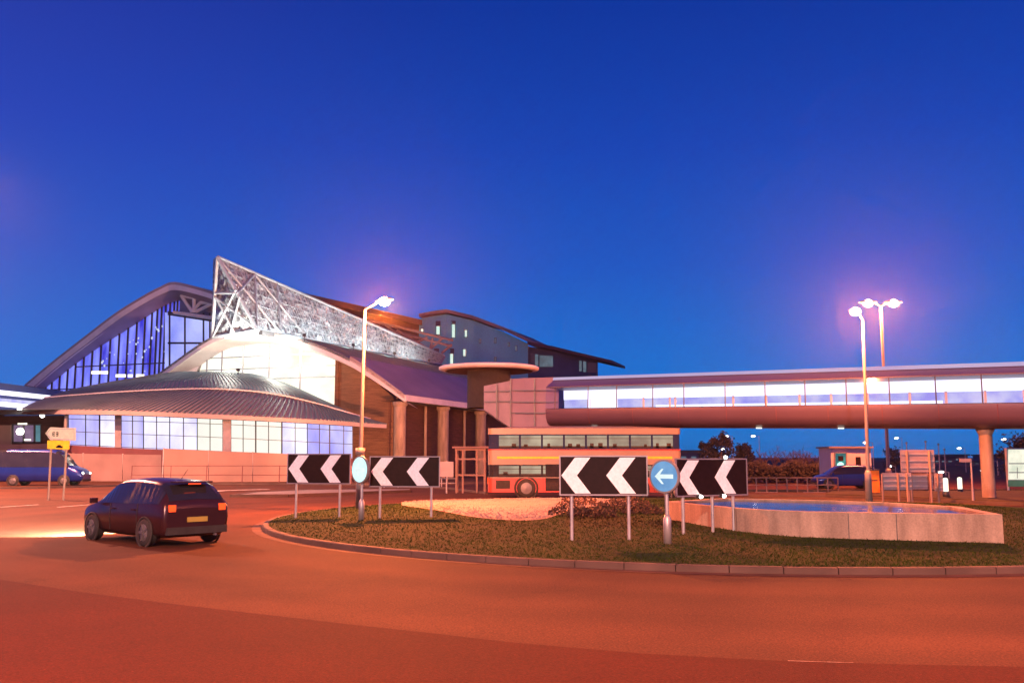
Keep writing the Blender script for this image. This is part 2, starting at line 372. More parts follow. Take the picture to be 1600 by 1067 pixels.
IC = Vector((6.5, 30.2, 0)); IR = 14.0
def gz(x, y):
    r = math.hypot(x-IC.x, y-IC.y)
    return .12 + .26*(1-min(r/IR,1)**2)
def onisle(px, py):
    z = .3
    for _ in range(12):
        p = G(px, py, z); z = gz(p.x, p.y)
    return Vector((p.x, p.y, z))
mb = MB(); rows = []
for j in range(15):
    r = (IR-.16)*j/14 if j else .01
    rows.append([Vector((IC.x+r*math.cos(2*PI*i/96), IC.y+r*math.sin(2*PI*i/96), gz(IC.x+r*math.cos(2*PI*i/96), IC.y+r*math.sin(2*PI*i/96)))) for i in range(97)])
mb.grid(rows)
tag(mb.build('roundabout_island', M['soil']), kind='structure')
mb = MB()
nk = 96
for i in range(nk):                    # separate kerb stones with a joint
    a0 = 2*PI*i/nk + .0006; a1 = 2*PI*(i+1)/nk - .0006
    def P(r, a, z): return Vector((IC.x+r*math.cos(a), IC.y+r*math.sin(a), z))
    h = .125 + random.uniform(-.004,.004)
    mb.add([P(IR-.15,a0,0),P(IR,a0,0),P(IR,a1,0),P(IR-.15,a1,0),P(IR-.15,a0,h),P(IR-.02,a0,h),P(IR-.02,a1,h),P(IR-.15,a1,h),P(IR,a0,h-.02),P(IR,a1,h-.02)],
           [(4,5,6,7),(5,8,9,6),(8,1,2,9),(0,3,2,1),(3,0,4,7),(0,1,8,5,4),(2,3,7,6,9)])
tag(mb.build('kerb', M['kerb']), kind='structure')
# channel paving beside the kerb
mb = MB()
n = 96
for i in range(n):
    a0, a1 = 2*PI*i/n, 2*PI*(i+1)/n
    mb.poly(P(IR+.005,a0,.009),P(IR+.30,a0,.009),P(IR+.30,a1,.009),P(IR+.005,a1,.009))
tag(mb.build('drainage_channel', M['channel']), kind='structure')

dg = G(1225,894,0); t = thing('drain_grate','iron drain grate in the channel at the near kerb of the roundabout','drain',(dg.x,dg.y,.010))
mb = MB(); mb.box((0,0,.002),(.6,.36,.008)); mb.build('frame', M['dark_steel'], t, True)
for k in range(7): MB().box((-.24+.08*k,0,.012),(.035,.30,.012)).build('grate_bar', M['galv'], t, True)
# pond basin
front = [(1040,783),(1095,789),(1150,794),(1200,797),(1250,799),(1325,800.5),(1400,801.5),(1485,802.5),(1566,803.5)]
back = [(1500,791),(1390,784.5),(1300,781.5),(1210,779.5),(1130,778)]
RZ = .81
fp = [G(x,y,RZ) for x,y in front]; bpn = [G(x,y,RZ) for x,y in back]
ring = fp + bpn; cen = sum(ring, Vector())/len(ring)
pond = thing('pond_basin', 'curved concrete pond with dark water on the grass of the roundabout', 'pond', (cen.x,cen.y,.1))
inner = [p + (cen-p).normalized()*.28 for p in ring]
mb = MB(); nr = len(ring)
for i in range(nr):
    a, b, c, d = ring[i], ring[(i+1)%nr], inner[(i+1)%nr], inner[i]
    dz = Vector((0,0,-.85))
    mb.poly(a,b,c,d); mb.poly(a+dz,b+dz,b,a); mb.poly(d,c,c+dz,d+dz)
mb.build('wall', M['conc'], pond)
for k in (2, 5, 6):
    p = fp[k]; q = (p-cen).normalized()*.003
    t = (fp[k+1]-p).normalized()*.008
    MB().poly(p-t+q+Vector((0,0,-.02)), p+t+q+Vector((0,0,-.02)), p+t+q+Vector((0,0,-.7)), p-t+q+Vector((0,0,-.7))).build('joint', M['dark_steel'], pond)
mb = MB().poly(*[p+Vector((0,0,-.05)) for p in inner]); mb.build('water_surface', M['water'], pond)
def in_poly(x, y, pl):
    c = False; n = len(pl)
    for i in range(n):
        a, b = pl[i], pl[i-1]
        if (a.y > y) != (b.y > y) and x < (b.x-a.x)*(y-a.y)/(b.y-a.y)+a.x: c = not c
    return c

# gravel patch on the mound
gp = [onisle(x,y) for x,y in ((628,790),(680,797),(740,808),(800,813),(850,811),(885,800),(925,792),(985,788),(985,782),(860,779),(740,781),(640,784))]
gpl = cat_rom(gp+[gp[0]], 60)[:-1]
gc = sum(gp, Vector())/len(gp)
mb = MB(); rows = []
for j in range(8):
    t = max(j/7,.001); rows.append([Vector((lerp(gc.x,p.x,t), lerp(gc.y,p.y,t), gz(lerp(gc.x,p.x,t), lerp(gc.y,p.y,t))+.012+.05*(1-t*t))) for p in gpl+[gpl[0]]])
mb.grid(rows)
def pebble(mb, x, y, z, r, rnd):
    vs = []
    for i in range(5):
        a = 2*PI*i/5+rnd.random(); vs.append((x+r*math.cos(a)*rnd.uniform(.7,1.2), y+r*math.sin(a)*rnd.uniform(.7,1.2), z))
    vs.append((x,y,z+r*rnd.uniform(.5,1)))
    mb.add(vs, [(i,(i+1)%5,5) for i in range(5)])
rnd = random.Random(5); xs = [p.x for p in gpl]; ys = [p.y for p in gpl]; k = 0
while k < 5000:
    x = rnd.uniform(min(xs),max(xs)); y = rnd.uniform(min(ys),max(ys))
    if in_poly(x,y,gpl):
        pebble(mb, x, y, gz(x,y)+.03, rnd.uniform(.025,.06), rnd); k += 1
tag(mb.build('gravel', M['gravel']), kind='stuff')

# grass blades on the near half of the island
mb = MB(); rnd = random.Random(11); k = 0; V = []; Fc = []
while k < 110000:
    y = 16.2 + 22*rnd.random()**1.7; x = rnd.uniform(-8,18)
    r = math.hypot(x-IC.x,y-IC.y)
    k += 1
    if r > IR-.17 or in_poly(x,y,ring) or in_poly(x,y,gpl): continue
    z = gz(x,y); a = rnd.uniform(0,PI); h = rnd.uniform(.018,.045); wd = .006+.006*y/20
    dx, dy = math.cos(a)*wd, math.sin(a)*wd; lx, ly = rnd.uniform(-.06,.06), rnd.uniform(-.06,.06)
    o = len(V); V += [(x-dx,y-dy,z-.005),(x+dx,y+dy,z-.005),(x+lx,y+ly,z+h)]; Fc.append((o,o+1,o+2))
mb.add(V, Fc); tag(mb.build('grass', M['grass']), kind='stuff')

# low rusty shrubs between gravel and pond
def shrub(px, py, R, H, label, seed):
    p = onisle(px, py); rnd = random.Random(seed)
    t = thing('low_shrub', label, 'shrub', p, 0, 'low brown shrubs on the roundabout')
    mb = MB(); st = MB()
    for i in range(14):
        a = rnd.uniform(0,2*PI); q = Vector((math.cos(a)*R*.7*rnd.random(), math.sin(a)*R*.7*rnd.random(), H*rnd.uniform(.5,.95)))
        st.tube((0,0,-.02), q, .012, .004, 4)
    for i in range(420):
        a = rnd.uniform(0,2*PI); rr = R*math.sqrt(rnd.random()); hh = H*math.sqrt(max(0,1-(rr/R)**2))*rnd.uniform(.25,1.05)
        c = Vector((rr*math.cos(a), rr*math.sin(a), hh)); s = rnd.uniform(.025,.06)
        u = Vector((rnd.gauss(0,1),rnd.gauss(0,1),rnd.gauss(0,1))).normalized(); v = u.orthogonal().normalized()
        mb.poly(c-u*s, c+v*s*.6, c+u*s, c-v*s*.6)
    mb.build('foliage', M['shrub'], t, True); st.build('stem', M['bark'], t, True)
shrub(890,805,.62,.36,'low rust brown shrub just left of the first post of the widest chevron board',1)
shrub(925,807,.7,.30,'low rust brown shrub between the two posts of the widest chevron board',2)
shrub(958,800,.75,.38,'low rust brown shrub just left of the right post of the widest chevron board',3)
shrub(1005,802,.62,.30,'low rust brown shrub beside the pond wall and the blue arrow sign',4)
shrub(905,790,.8,.34,'low brown shrub behind the others at the end of the gravel',5)
shrub(980,790,.8,.32,'low brown shrub behind the others near the left tip of the pond',6)

# far verge under the bridge, traffic island, kerbs beyond
def sheet(name, pts, m, z, kind='structure'):
    return tag(MB().poly(*[G(x,y,z) for x,y in pts]).build(name, M[m]), kind=kind)
def raised(name, pts, m, h):
    q = [G(x,y,0.0) for x,y in pts]; mb = MB().prism(q, (0,0,h))
    return tag(mb.build(name, M[m]), kind='structure')
raised('verge', [(1290,775),(1400,779),(1600,788),(2000,800),(2400,800),(2300,776),(1600,769),(1300,770)], 'verge', .12)
def kerb_line(px, w=.15, h=.13, name='far_kerb', m='kerb'):
    q = [G(x,y,0) for x,y in px]; mb = MB()
    for a, b in zip(q[:-1], q[1:]): mb.bar(a+Vector((0,0,h/2)), b+Vector((0,0,h/2)), w, h)
    return tag(mb.build(name, M[m]), kind='structure')
kerb_line([(1160,776),(1290,777),(1400,781),(1600,790),(1900,801)])
kerb_line([(1165,768),(1290,768.5),(1600,767)])
kerb_line([(-60,764),(60,763.5),(180,760),(330,757),(470,757),(560,759),(700,764),(760,772)])
raised('traffic_island', [(362,777),(400,772),(480,768),(640,766.5),(640,769),(560,772),(450,776)], 'paving', .12)
kerb_line([(362,777),(400,772),(480,768),(640,766.5)], .2, .15, 'traffic_island_kerb')
kerb_line([(362,777),(450,776.5),(560,772.3),(640,769)], .2, .15, 'traffic_island_kerb')
def marking(px, w=.15, z=.010):
    q = [G(x,y,z) for x,y in px]; mb = MB()
    for a, b in zip(q[:-1], q[1:]):
        d = (b-a).normalized(); n = Vector((-d.y,d.x,0))*w/2; mb.poly(a-n,b-n,b+n,a+n)
    return tag(mb.build('road_marking', M['paint']), kind='structure')
marking([(287,777),(294,773),(312,769),(350,766),(420,764)], .5)
for a, b in ((0,60),(90,140),(190,235)): marking([(a,792),(b,788)], .12)
for i in range(6): marking([(1180+i*75,768.6+.05*i),(1215+i*75,768.8+.05*i)], .3)

# ------------------------------------------------------------------ street furniture on the island
def post_sign_board(pl, pr, ytop_l, ybot_l, posts, label, zshift=0):
    """chevron board between two surveyed ends"""
    (xl,dl),(xr,dr) = pl, pr
    A = W(xl, (ytop_l+ybot_l)/2, dl); B = W(xr, (ytop_l+ybot_l)/2, dr); B.z = A.z
    H = (ybot_l-ytop_l)*dl/F; d = B-A; Wd = d.length; mid = (A+B)/2; rz = math.atan2(d.y,d.x)
    base = Vector((mid.x, mid.y, gz(mid.x,mid.y)))
    t = thing('chevron_sign', label, 'road sign', base, rz, 'black and white chevron boards on the roundabout')
    zc = A.z-base.z
    MB().box((0,0,zc),(Wd,.03,H)).build('board', M['black'], t, True)
    fr = MB(); e = .03
    for z in (zc-H/2-e/2, zc+H/2+e/2): fr.box((0,0,z),(Wd+2*e,.05,e))
    for x in (-Wd/2-e/2, Wd/2+e/2): fr.box((x,0,zc),(e,.05,H))
    fr.build('edge_trim', M['signback'], t, True)
    a, tt, per = .37*H, .42*H, Wd*.525
    for k in range(2):
        x0 = -Wd/2 + .015 + per*k; h2 = H/2-.015
        pts = [(x0,-.019,zc),(x0+a,-.019,zc-h2),(x0+a+tt,-.019,zc-h2),(x0+tt,-.019,zc),(x0+a+tt,-.019,zc+h2),(x0+a,-.019,zc+h2)]
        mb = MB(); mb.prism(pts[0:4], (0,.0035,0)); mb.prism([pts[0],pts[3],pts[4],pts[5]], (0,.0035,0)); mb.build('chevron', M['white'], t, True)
    for px in posts:
        s = (px-xl)/(xr-xl); x = -Wd/2 + Wd*s; wp = A + d*s
        g = gz(wp.x,wp.y)-base.z-.02
        MB().tube((x,.055,g),(x,.055,zc+H/2-.05),.038,None,12).build('post', M['galv'], t, True)
        for zz in (zc-H*.3, zc+H*.3): MB().box((x,.028,zz),(.14,.03,.05)).build('clamp', M['galv'], t, True)
    return t
post_sign_board((450.5,29.0),(546.5,28.5),710.5,753.5,(463,531),'leftmost black board of two white chevrons, before the pink hoarding')
post_sign_board((579,27.6),(686,27.4),714.5,758.5,(594,674),'black board of two white chevrons just right of the washed out white disc sign')
post_sign_board((876,20.4),(1010,20.3),714,771.0,(893,982),'widest black board of two white chevrons, nearest the camera, in front of the bus')
B4 = post_sign_board((1057,21.3),(1165.5,22.3),718.5,773.5,(1068,1113,1146),'black board of two white chevrons partly behind the blue arrow sign, beside the pond')

for px, zz in ((1083,-.435),(1128,-.435),(1133,.455)):
    zc = W(1100,746,21.3).z - B4.location.z; x = -.83 + 1.66*(px-1057)/108.5
    lp = MB().box((x,-.05,zc+zz),(.14,.12,.07)).build('sign_lamp', M['dark_steel'], B4, True)
    MB().ball((x,-.09,zc+zz),.06,10,6,.7).build('lens', M['g_white'], lp, True)
def disc_sign(px, py, d, diam, yaw, label, washed):
    p = W(px, py, d); base = Vector((p.x,p.y,gz(p.x,p.y)))
    t = thing('keep_left_sign', label, 'road sign', base, yaw, 'round arrow signs on the roundabout')
    z = p.z-base.z; r = diam/2
    MB().lathe([(.001,.04),(r*.98,.04),(r,.03),(r,-.03),(r*.9,-.035),(r*.9,-.02),(.001,-.02)],(0,0,z),40,'y',False).build('rim', M['white_steel'], t, True)
    mb = MB(); mb.lathe([(.001,-.026),(r*.895,-.026)],(0,0,z),40,'y',False); mb.build('face', M['g_keepwhite' if washed else 'g_keep'], t, True)
    if True:
        y = -.034; s = r*.62
        pts = [(-s,y,z),(-s*.25,y,z+s*.72),(-s*.02,y,z+s*.72),(-s*.42,y,z+s*.2),(s,y,z+s*.2),(s,y,z-s*.2),(-s*.42,y,z-s*.2),(-s*.02,y,z-s*.72),(-s*.25,y,z-s*.72)]
        mb = MB(); o = [Vector(q) for q in pts]
        mb.poly(o[0],o[1],o[2],o[3]); mb.poly(o[0],o[3],o[6]); mb.poly(o[0],o[6],o[7],o[8]); mb.poly(o[3],o[4],o[5],o[6])
        mb.build('arrow', M['g_arrow'], t, True)
    MB().tube((0,.07,.55),(0,.07,z+r*.5),.042,None,12).build('post', M['galv'], t, True)
    MB().lathe([(.001,-.03),(.085,-.03),(.085,.5),(.06,.56),(.042,.6),(.001,.6)],(0,.07,0),16).build('post_base', M['galv'], t, True)
    mb = MB(); mb.box((0,.05,z),(.16,.03,.06)); mb.build('clamp', M['galv'], t, True)
disc_sign(563,733.5,27.0,.80,math.radians(-44),'round disc sign washed out bright white between the two left chevron boards',True)
disc_sign(1038.5,744,19.6,.70,math.radians(-38),'round blue sign with a white left arrow, before the bus tail and the pond',False)

# ------------------------------------------------------------------ street lamps
def street_lamp(base, top, heads, label, energy, lampname='street_lamp', arm=1.2, scale=1.0, group='tall sodium street lamps', rad=.16, spot=None, col=SOD, collar=True):
    base, top = Vector(base), Vector(top)
    t = thing(lampname, label, 'street lamp', base, 0, group)
    h = top-base
    mb = MB().tube((0,0,-.05), h, .085*scale, .05*scale, 14)
    mb.build('pole', M['white_steel'], t, True)
    MB().lathe([(.001,-.03),(.14*scale,-.03),(.13*scale,1.1),(.09*scale,1.25),(.001,1.25)],(0,0,0),16).build('base_section', M['white_steel'], t, True)
    for hd in heads:
        a = Vector(hd)-top; a2 = h+a
        MB().tube(h, a2, .035*scale, .03*scale, 8).build('arm', M['white_steel'], t, True)
        dirx = Vector((a.x,a.y,0)).normalized() if Vector((a.x,a.y,0)).length>1e-4 else Vector((1,0,0))
        rz = math.atan2(dirx.y,dirx.x)
        s = scale
        mb = MB(); rows = []
        for (xx,hw,ht) in ((-.12,.05,.05),(.0,.12,.09),(.3,.16,.11),(.55,.13,.09),(.68,.05,.04)):
            c = a2+Vector((xx*s*math.cos(rz),xx*s*math.sin(rz),0)); nrm = Vector((-math.sin(rz),math.cos(rz),0))
            rows.append([c+nrm*(hw*s*math.cos(u))+Vector((0,0,max(0,math.sin(u))*ht*s)) for u in [PI*k/8 for k in range(9)]])
        mb.grid(rows); mb.grid([[r[0],r[-1]] for r in rows], False); ln = mb.build('lantern', M['galv'], t, True)
        lc = a2+Vector((.28*s*math.cos(rz),.28*s*math.sin(rz),-.03*s))
        MB().ball(lc, .21*s, 16, 10, .8).build('lens', M['g_lamp'], ln, True)
        if energy: point('lamp_light', lc+Vector((0,0,-.30*s)), energy, col, rad, t, spot, (0,0,-1) if spot else None)
    return t
WARM = (1.0,.20,.05)
b1 = W(561,800,34); b1.z = gz(b1.x,b1.y)
t1 = Vector((b1.x,b1.y,W(571,484,34).z)); t1.x = W(570,484,34).x
L1 = street_lamp(b1, t1, [W(592,471,33.6)], 'tall sodium street lamp behind the washed out disc sign, before the station', 30000, col=WARM)
MB().lathe([(.001,0),(.17,0),(.17,.26),(.001,.26)],(t1.x-b1.x)*.3 and (0.0,0,1.9) or (0,0,1.9),14).build('control_box', M['white_steel'], L1, True)
b2 = W(1358,780,38); b2.z = gz(b2.x,b2.y)
t2 = W(1348,500,38)
L2 = street_lamp(b2, t2, [W(1341,487,37.7)], 'tall single sodium street lamp in front of the glazed footbridge', 18000, col=WARM)
b3 = W(1389,752,62); b3.z = .0
t3 = W(1376,478,62)
L3 = street_lamp(b3, t3, [W(1366,473,62), W(1386,473,62)], 'tall double headed sodium lamp rising behind the glazed footbridge', 20000, col=WARM, scale=1.5)
# lamps along the approach road, out of the picture
OFF = [((-10.5,5.5,0),(-10.5,5.5,9),(-9,5.5,9.1)), ((9.5,2.5,0),(9.5,2.5,9),(8,2.8,9.1)), ((23,14,0),(23,14,9),(21.6,14.3,9.1)),
       ((-23,27,0),(-23,27,9),(-21.5,27.3,9.1)), ((-43,60,0),(-43,60,18),(-41.6,60.5,18.1)), ((-3,-30,0),(-3,-30,16),(-3,-28.6,16.1)), ((-31,47,0),(-31,47,18),(-29.7,47.3,18.1))]
LB = ['street lamp out of view left of the approach road', 'street lamp out of view right of the approach road', 'street lamp out of view right of the roundabout',
      'street lamp out of view left of the roundabout', 'street lamp out of view by the left hall', 'unseen lamp added behind the approach road to brighten the chevron boards', 'street lamp out of view between the left hall and the roundabout']
EN = [23000, 20000, 12000, 10000, 95000, 125000, 95000]
DEEP = (1.0,.23,.085); PINK = (1.0,.34,.17)
CO = [DEEP, DEEP, DEEP, DEEP, PINK, (1.0,.60,.47), (1.0,.30,.18)]  # the near-white lamp is added, unseen, to brighten the chevron boards
for (b,t_,h_), lb, en, co in zip(OFF, LB, EN, CO):
    street_lamp(b, t_, [h_], lb, en, spot=None if b[1] < -20 else 160, col=co)

# ------------------------------------------------------------------ station building
AX = Vector((.36,.93,0)).normalized()              # building axis, running away to the right
GX = Vector((.93,-.36,0)).normalized()             # along the gable, towards the right
def gdepth(px, apx, ad):                           # depth at column px of the gable plane through (apx, ad)
    u = (px-CX)/(F*1.008); ax = (apx-CX)/(F*1.008)*ad
    t = (u*ad-ax)/(GX.x-u*GX.y); return ad+GX.y*t
station = thing('station_building', 'large glazed station with two arched metal roofs and a silver roof sail', 'station', W(300,745,80)*1.0)
station.location.z = 0
S = station
# rear arched roof
def gcurve(pts, apx, ad, back=0.0):
    return [W(x,y,gdepth(x,apx,ad)+back) for x,y in pts]
top_px = [(38,601),(80,566),(130,527),(180,489),(225,461),(250,448),(270,440.5),(300,446),(334,456)]
bot_px = [(52,604),(92,570),(140,533),(188,497),(232,470),(256,458),(272,453),(300,458),(334,468)]
RT = cat_rom(gcurve(top_px,270,112),48); RB = cat_rom(gcurve(bot_px,270,112),48)
mb = MB(); mb.slab([RT, RB], -AX*-.5)
mb.build('rear_roof_fascia', M['fascia'], S)
mb = MB(); sw = AX*42
mb.slab([[p for p in RT], [p+sw for p in RT]], (0,0,-.35)); mb.build('rear_roof', M['roofmetal'], S)
glz_px = [(72,606),(108,577),(150,546),(196,517),(238,490),(262,476),(281,470),(300,478),(334,490)]
GT = cat_rom(gcurve(glz_px,270,112,4.0),48)
mb = MB(); mb.grid([[p-Vector((0,0,.05)) for p in RB], GT]); mb.build('rear_soffit', M['soffit'], S)
# rear glazing with mullions
gl = cat_rom(gcurve([(72,606),(108,577),(150,546),(196,517),(238,490),(262,476),(281,470)],270,112,4.1),60)
bz = W(70,640,118).z
mb = MB(); mb.grid([gl, [Vector((p.x,p.y,bz)) for p in gl]], False); gz1 = mb.build('atrium_glazing', M['g_blue'], S)
glr = [W(x,y,gdepth(x,270,112)+4.1) for x,y in ((262,489),(300,494),(345,500))]
mb = MB(); mb.grid([glr, [W(x,y,gdepth(x,270,112)+4.1) for x,y in ((262,590),(300,590),(345,590))]], False)
mb2 = MB()
for i in range(1,60,3):
    p = gl[i]; mb2.bar(Vector((p.x,p.y,bz))-AX*.25, p-AX*.25, .2, .2)
for zf in (.18,.36):
    q = [Vector((p.x,p.y,lerp(bz,24,zf)))-AX*.2 for p in gl if p.z > lerp(bz,24,zf)+.3]
    for a,b in zip(q[:-1],q[1:]): mb2.bar(a,b,.12,.14)
mb2.build('mullion', M['dark_steel'], gz1)
gp_ = [Vector(v)-AX*.5 for v in glr]
bb = [W(x,y,gdepth(x,270,112)+4.1)-AX*.5 for x,y in ((262,590),(300,590),(345,590))]
mb = MB(); mb.grid([gp_, bb], False); g2 = mb.build('upper_glazing', M['g_bluepale'], S)
mb = MB()
for x in (265,289,318,328):
    d_ = gdepth(x,270,112)+3.3; mb.bar(W(x,590,d_), W(x,489,d_), .17, .2)
for (xa,ya,xb,yb) in ((263,536,335,536),(263,488,335,499),(263,491,335,502)):
    mb.bar(W(xa,ya,gdepth(xa,270,112)+3.3), W(xb,yb,gdepth(xb,270,112)+3.3), .25, .22)
mb.build('mullion', M['dark_steel'], g2)
mb = MB()                              # white tree struts under the end of the rear roof
for (xa,ya,xb,yb) in ((283,462,300,487),(303,462,303,488),(300,487,313,473),(313,473,330,473),(306,487,332,474),(283,462,332,470),(272,488,333,497)):
    MB().tube(W(xa,ya,gdepth(xa,270,112)+1.6), W(xb,yb,gdepth(xb,270,112)+1.6), .22, None, 8).build('roof_strut', M['fascia'], S)
# lights seen inside the atrium
for (xa,xb,y) in ((143,168,582),(181,196,587),(200,207,587),(213,225,587)):
    MB().bar(W(xa,y,gdepth(xa,270,112)+3.4), W(xb,y,gdepth(xb,270,112)+3.4), .1, .38).build('ceiling_lamp', M['g_bollard'], S)
rnd = random.Random(9)
for i in range(30):
    x = rnd.uniform(150,258); y = rnd.uniform(max(500,640-.55*x+5),583)
    MB().ball(W(x,y,gdepth(x,270,112)+3.6), rnd.uniform(.05,.15), 6, 4, 1.4).build('ceiling_lamp', M['g_spot'], S)

# front arched roof: verge curve on the gable plane through (400, d=100)
FA, FD = 400, 100.0
vt_px = [(246,584),(275,563),(300,545),(325,529),(345,521),(372,517),(400,516),(440,522),(490,536),(540,557),(590,587),(632,616)]
VT = cat_rom(gcurve(vt_px,FA,FD),60)
VB = [p+Vector((0,0,-.75)) for p in VT]
mb = MB(); mb.slab([VT,VB], AX*.4); mb.build('front_roof_fascia', M['fascia'], S)
LEN = 39.0
# right-hand slope with an upper sheet and a lower eave sheet
ir = 30
upper = VT[ir:50]; lower = VT[49:]
mb = MB(); mb.slab([[p for p in VT[:50]],[p+AX*LEN for p in VT[:50]]], (0,0,-.3))
for k in range(0,50,1):
    pass
mb.build('front_roof', M['roofdark'], S)
mb = MB(); up = Vector((0,0,.28)); lo = [p+up*(1-(i/10)) for i,p in enumerate(lower)]
mb.slab([lo,[p+AX*(LEN+2.0) for p in lo]], (0,0,-.45)); mb.build('eave_roof', M['roofmetal'], S)
mb = MB()
for j in range(1,40):                  # standing seams
    o = AX*(LEN*j/40)
    for a,b in zip(VT[26:49:2], VT[28:50:2]): mb.bar(a+o+Vector((0,0,.03)), b+o+Vector((0,0,.03)), .07, .08)
mb.build('roof_seam', M['roofdark'], S)
EV = VT[-1]
mb = MB(); mb.bar(EV+Vector((0,0,-.35)), EV+AX*(LEN+2)+Vector((0,0,-.35)), .35, .6); mb.build('gutter', M['fascia'], S)
# gable front: lit glazing and brown wall, set back under the verge
sb = 3.0
def gp2(x,y,b=sb): return W(x,y,gdepth(x,FA,FD)+b)
top = cat_rom([gp2(x,y) for x,y in ((312,579),(326,545),(345,534),(372,529),(400,528),(440,533),(480,545),(527,562))],30)
zb = gp2(420,640).z
mb = MB(); mb.grid([top,[Vector((p.x,p.y,zb)) for p in top]], False); gg = mb.build('gable_glazing', M['g_gable'], S)
mb = MB()
for i in (4,9,14,19,24,29):
    p = top[i]; mb.bar(Vector((p.x,p.y,zb))-AX*.12, p-AX*.12, .14, .12)
for y in (556,575,592):
    q = [p for p in top]; z = gp2(420,y).z
    q = [Vector((p.x,p.y,z))-AX*.1 for p in top if p.z > z+.1]
    mb.bar(q[0], q[-1], .10, .10)
mb.build('mullion', M['galv'], gg)
mb = MB(); mb.grid([[p+AX*.1 for p in VB],[gp2(x,y,sb) for x,y in [(258+ (632-258)*i/59, 0) for i in range(60)]]] if False else [VB, [p+AX*sb+Vector((0,0,-.55)) for p in VB]])
mb.build('front_soffit', M['fascia'], S)
# inner left reveal, pale, lit from the gable
mb = MB(); a = gp2(252,583,.6); b = gp2(345,527,.6); c = gp2(330,540,sb-.1); d = gp2(306,582,sb-.1)
mb.poly(a,b,c,d); mb.build('gable_reveal', M['fascia'], S)
# brown wall right of the glazing
wt = [gp2(x,y,sb-.2) for x,y in ((526,562),(545,572),(565,583),(590,600),(613,620))]
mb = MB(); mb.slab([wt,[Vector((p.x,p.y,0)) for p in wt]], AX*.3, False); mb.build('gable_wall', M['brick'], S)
mb = MB(); k0 = gp2(527,562,sb-.3); mb.bar(Vector((k0.x,k0.y,zb)), k0, .35, .3); mb.build('corner_post', M['brick'], S); mb = MB()
k1 = gp2(612,622,sb-.4); mb.bar(Vector((k1.x,k1.y,0)), k1, .5, .5); mb.build('corner_post', M['brick'], S)
# side wall under the eave, with columns
EVL = EV + Vector((0,0,-.6)); wo = -GX*2.6
s0 = EVL+wo+AX*2; s1 = EVL+wo+AX*(LEN+1)
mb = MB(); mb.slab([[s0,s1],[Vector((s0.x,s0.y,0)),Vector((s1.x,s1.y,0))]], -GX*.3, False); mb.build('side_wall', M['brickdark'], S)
mb = MB()
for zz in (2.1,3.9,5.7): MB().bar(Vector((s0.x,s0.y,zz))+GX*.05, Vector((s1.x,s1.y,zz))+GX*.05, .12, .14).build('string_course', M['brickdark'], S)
mb = MB(); so = [EVL+AX*.2, EVL+AX*(LEN+2)]; mb.grid([so,[p-GX*2.9 for p in so]], False); mb.build('side_soffit', M['hoteldark'], S)
def along(px):                         # parameter along the eave line at column px
    u = (px-CX)/(F*1.008); q = EVL - GX*.9
    return (u*q.y-q.x)/(AX.x-u*AX.y)
for px, r in ((624,.62),(692,.62),(751,.66)):
    q = EVL-GX*.9 + AX*max(along(px),.5)
    mb = MB().tube((q.x,q.y,0),(q.x,q.y,q.z-.5),r,None,20); mb.lathe([(r,0),(r*1.25,.2),(r*1.25,.5),(.01,.5)],(q.x,q.y,q.z-.6),20)
    mb.build('column', M['conc'], S)
for px in (681,741):
    q = EVL-GX*2.2 + AX*along(px)
    MB().tube((q.x,q.y,0),(q.x,q.y,q.z-.1),.16,None,10).build('downpipe', M['conc'], S)

# silver roof sail: triangular lattice prow plus long tapering mesh
P1 = W(339,402,97); P2 = W(331,527,100); P3 = W(401,516,97.5); P4 = W(684,570,136); P5 = W(692,556,137); P1b = W(333,405,101)
def facet(A,B,C,D,nu,nv,amp,seed):
    rnd = random.Random(seed); nrm = (B-A).cross(D-A).normalized(); rows = []
    for j in range(nv+1):
        r = []
        for i in range(nu+1):
            p = lerp(lerp(A,B,i/nu), lerp(D,C,i/nu), j/nv)
            if 0<i<nu and 0<j<nv: p = p + nrm*rnd.uniform(-amp,amp)
            r.append(p)
        rows.append(r)
    return rows
sail_f = facet(P3,P4,P5,P1,90,14,.28,4)
mb = MB(); mb.grid(sail_f, False); sail = mb.build('roof_sail', M['mesh'], S)
tri = facet(P2,P3,P1,P1b,8,14,.25,6)
mb = MB(); mb.grid(tri, False); prow = mb.build('sail_prow', M['mesh'], S)
mb = MB()
mb.grid([[P1b, P5+AX*1.0],[P2, P4+AX*1.0]], False); mb.grid([[P1,P5],[P1b,P5+AX*1.0]],False); mb.build('sail_back', M['soffit'], S)
mb = MB(); off = -AX*.2+GX*.25
for a,b in ((P1,P2),(P1,P3),(P2,P3)): mb.tube(a+off*.6,b+off*.6,.2,None,8)
def on(i,j): return lerp(lerp(P3,P1,j),lerp(P4,P5,j),i)
mb.tube(P1+off,P5+off,.17,None,8); mb.tube(P3+off,P4+off,.22,None,8)
for (t0,j0,t1,j1) in ((0,.98,.10,0),(0,0,.12,.97),(.10,0,.2,.97),(0,.5,.12,.97),(.22,0,.12,.97)):
    mb.tube(on(t0,j0)+off,on(t1,j1)+off,.13,None,7)
for a,b in ((lerp(P1,P2,.45),lerp(P3,P1,.5)),(lerp(P1,P2,.5),P3),(lerp(P3,P1,.55),P2),(lerp(P1,P2,.5),lerp(P2,P3,.5)),(lerp(P3,P1,.45),lerp(P2,P3,.4))): mb.tube(a+off*1.3,b+off*1.3,.13,None,7)
mb.build('sail_frame', M['silver'], S)
mb = MB()                              # fine space-frame lattice in front of the folded mesh
for k in range(1,46):
    t = k/46; mb.tube(on(t,.02)+off*.8,on(t,.98)+off*.8,.04,None,5)
    mb.tube(on(t,.02)+off*.8,on(min(1,t+.022),.98)+off*.8,.04,None,5)
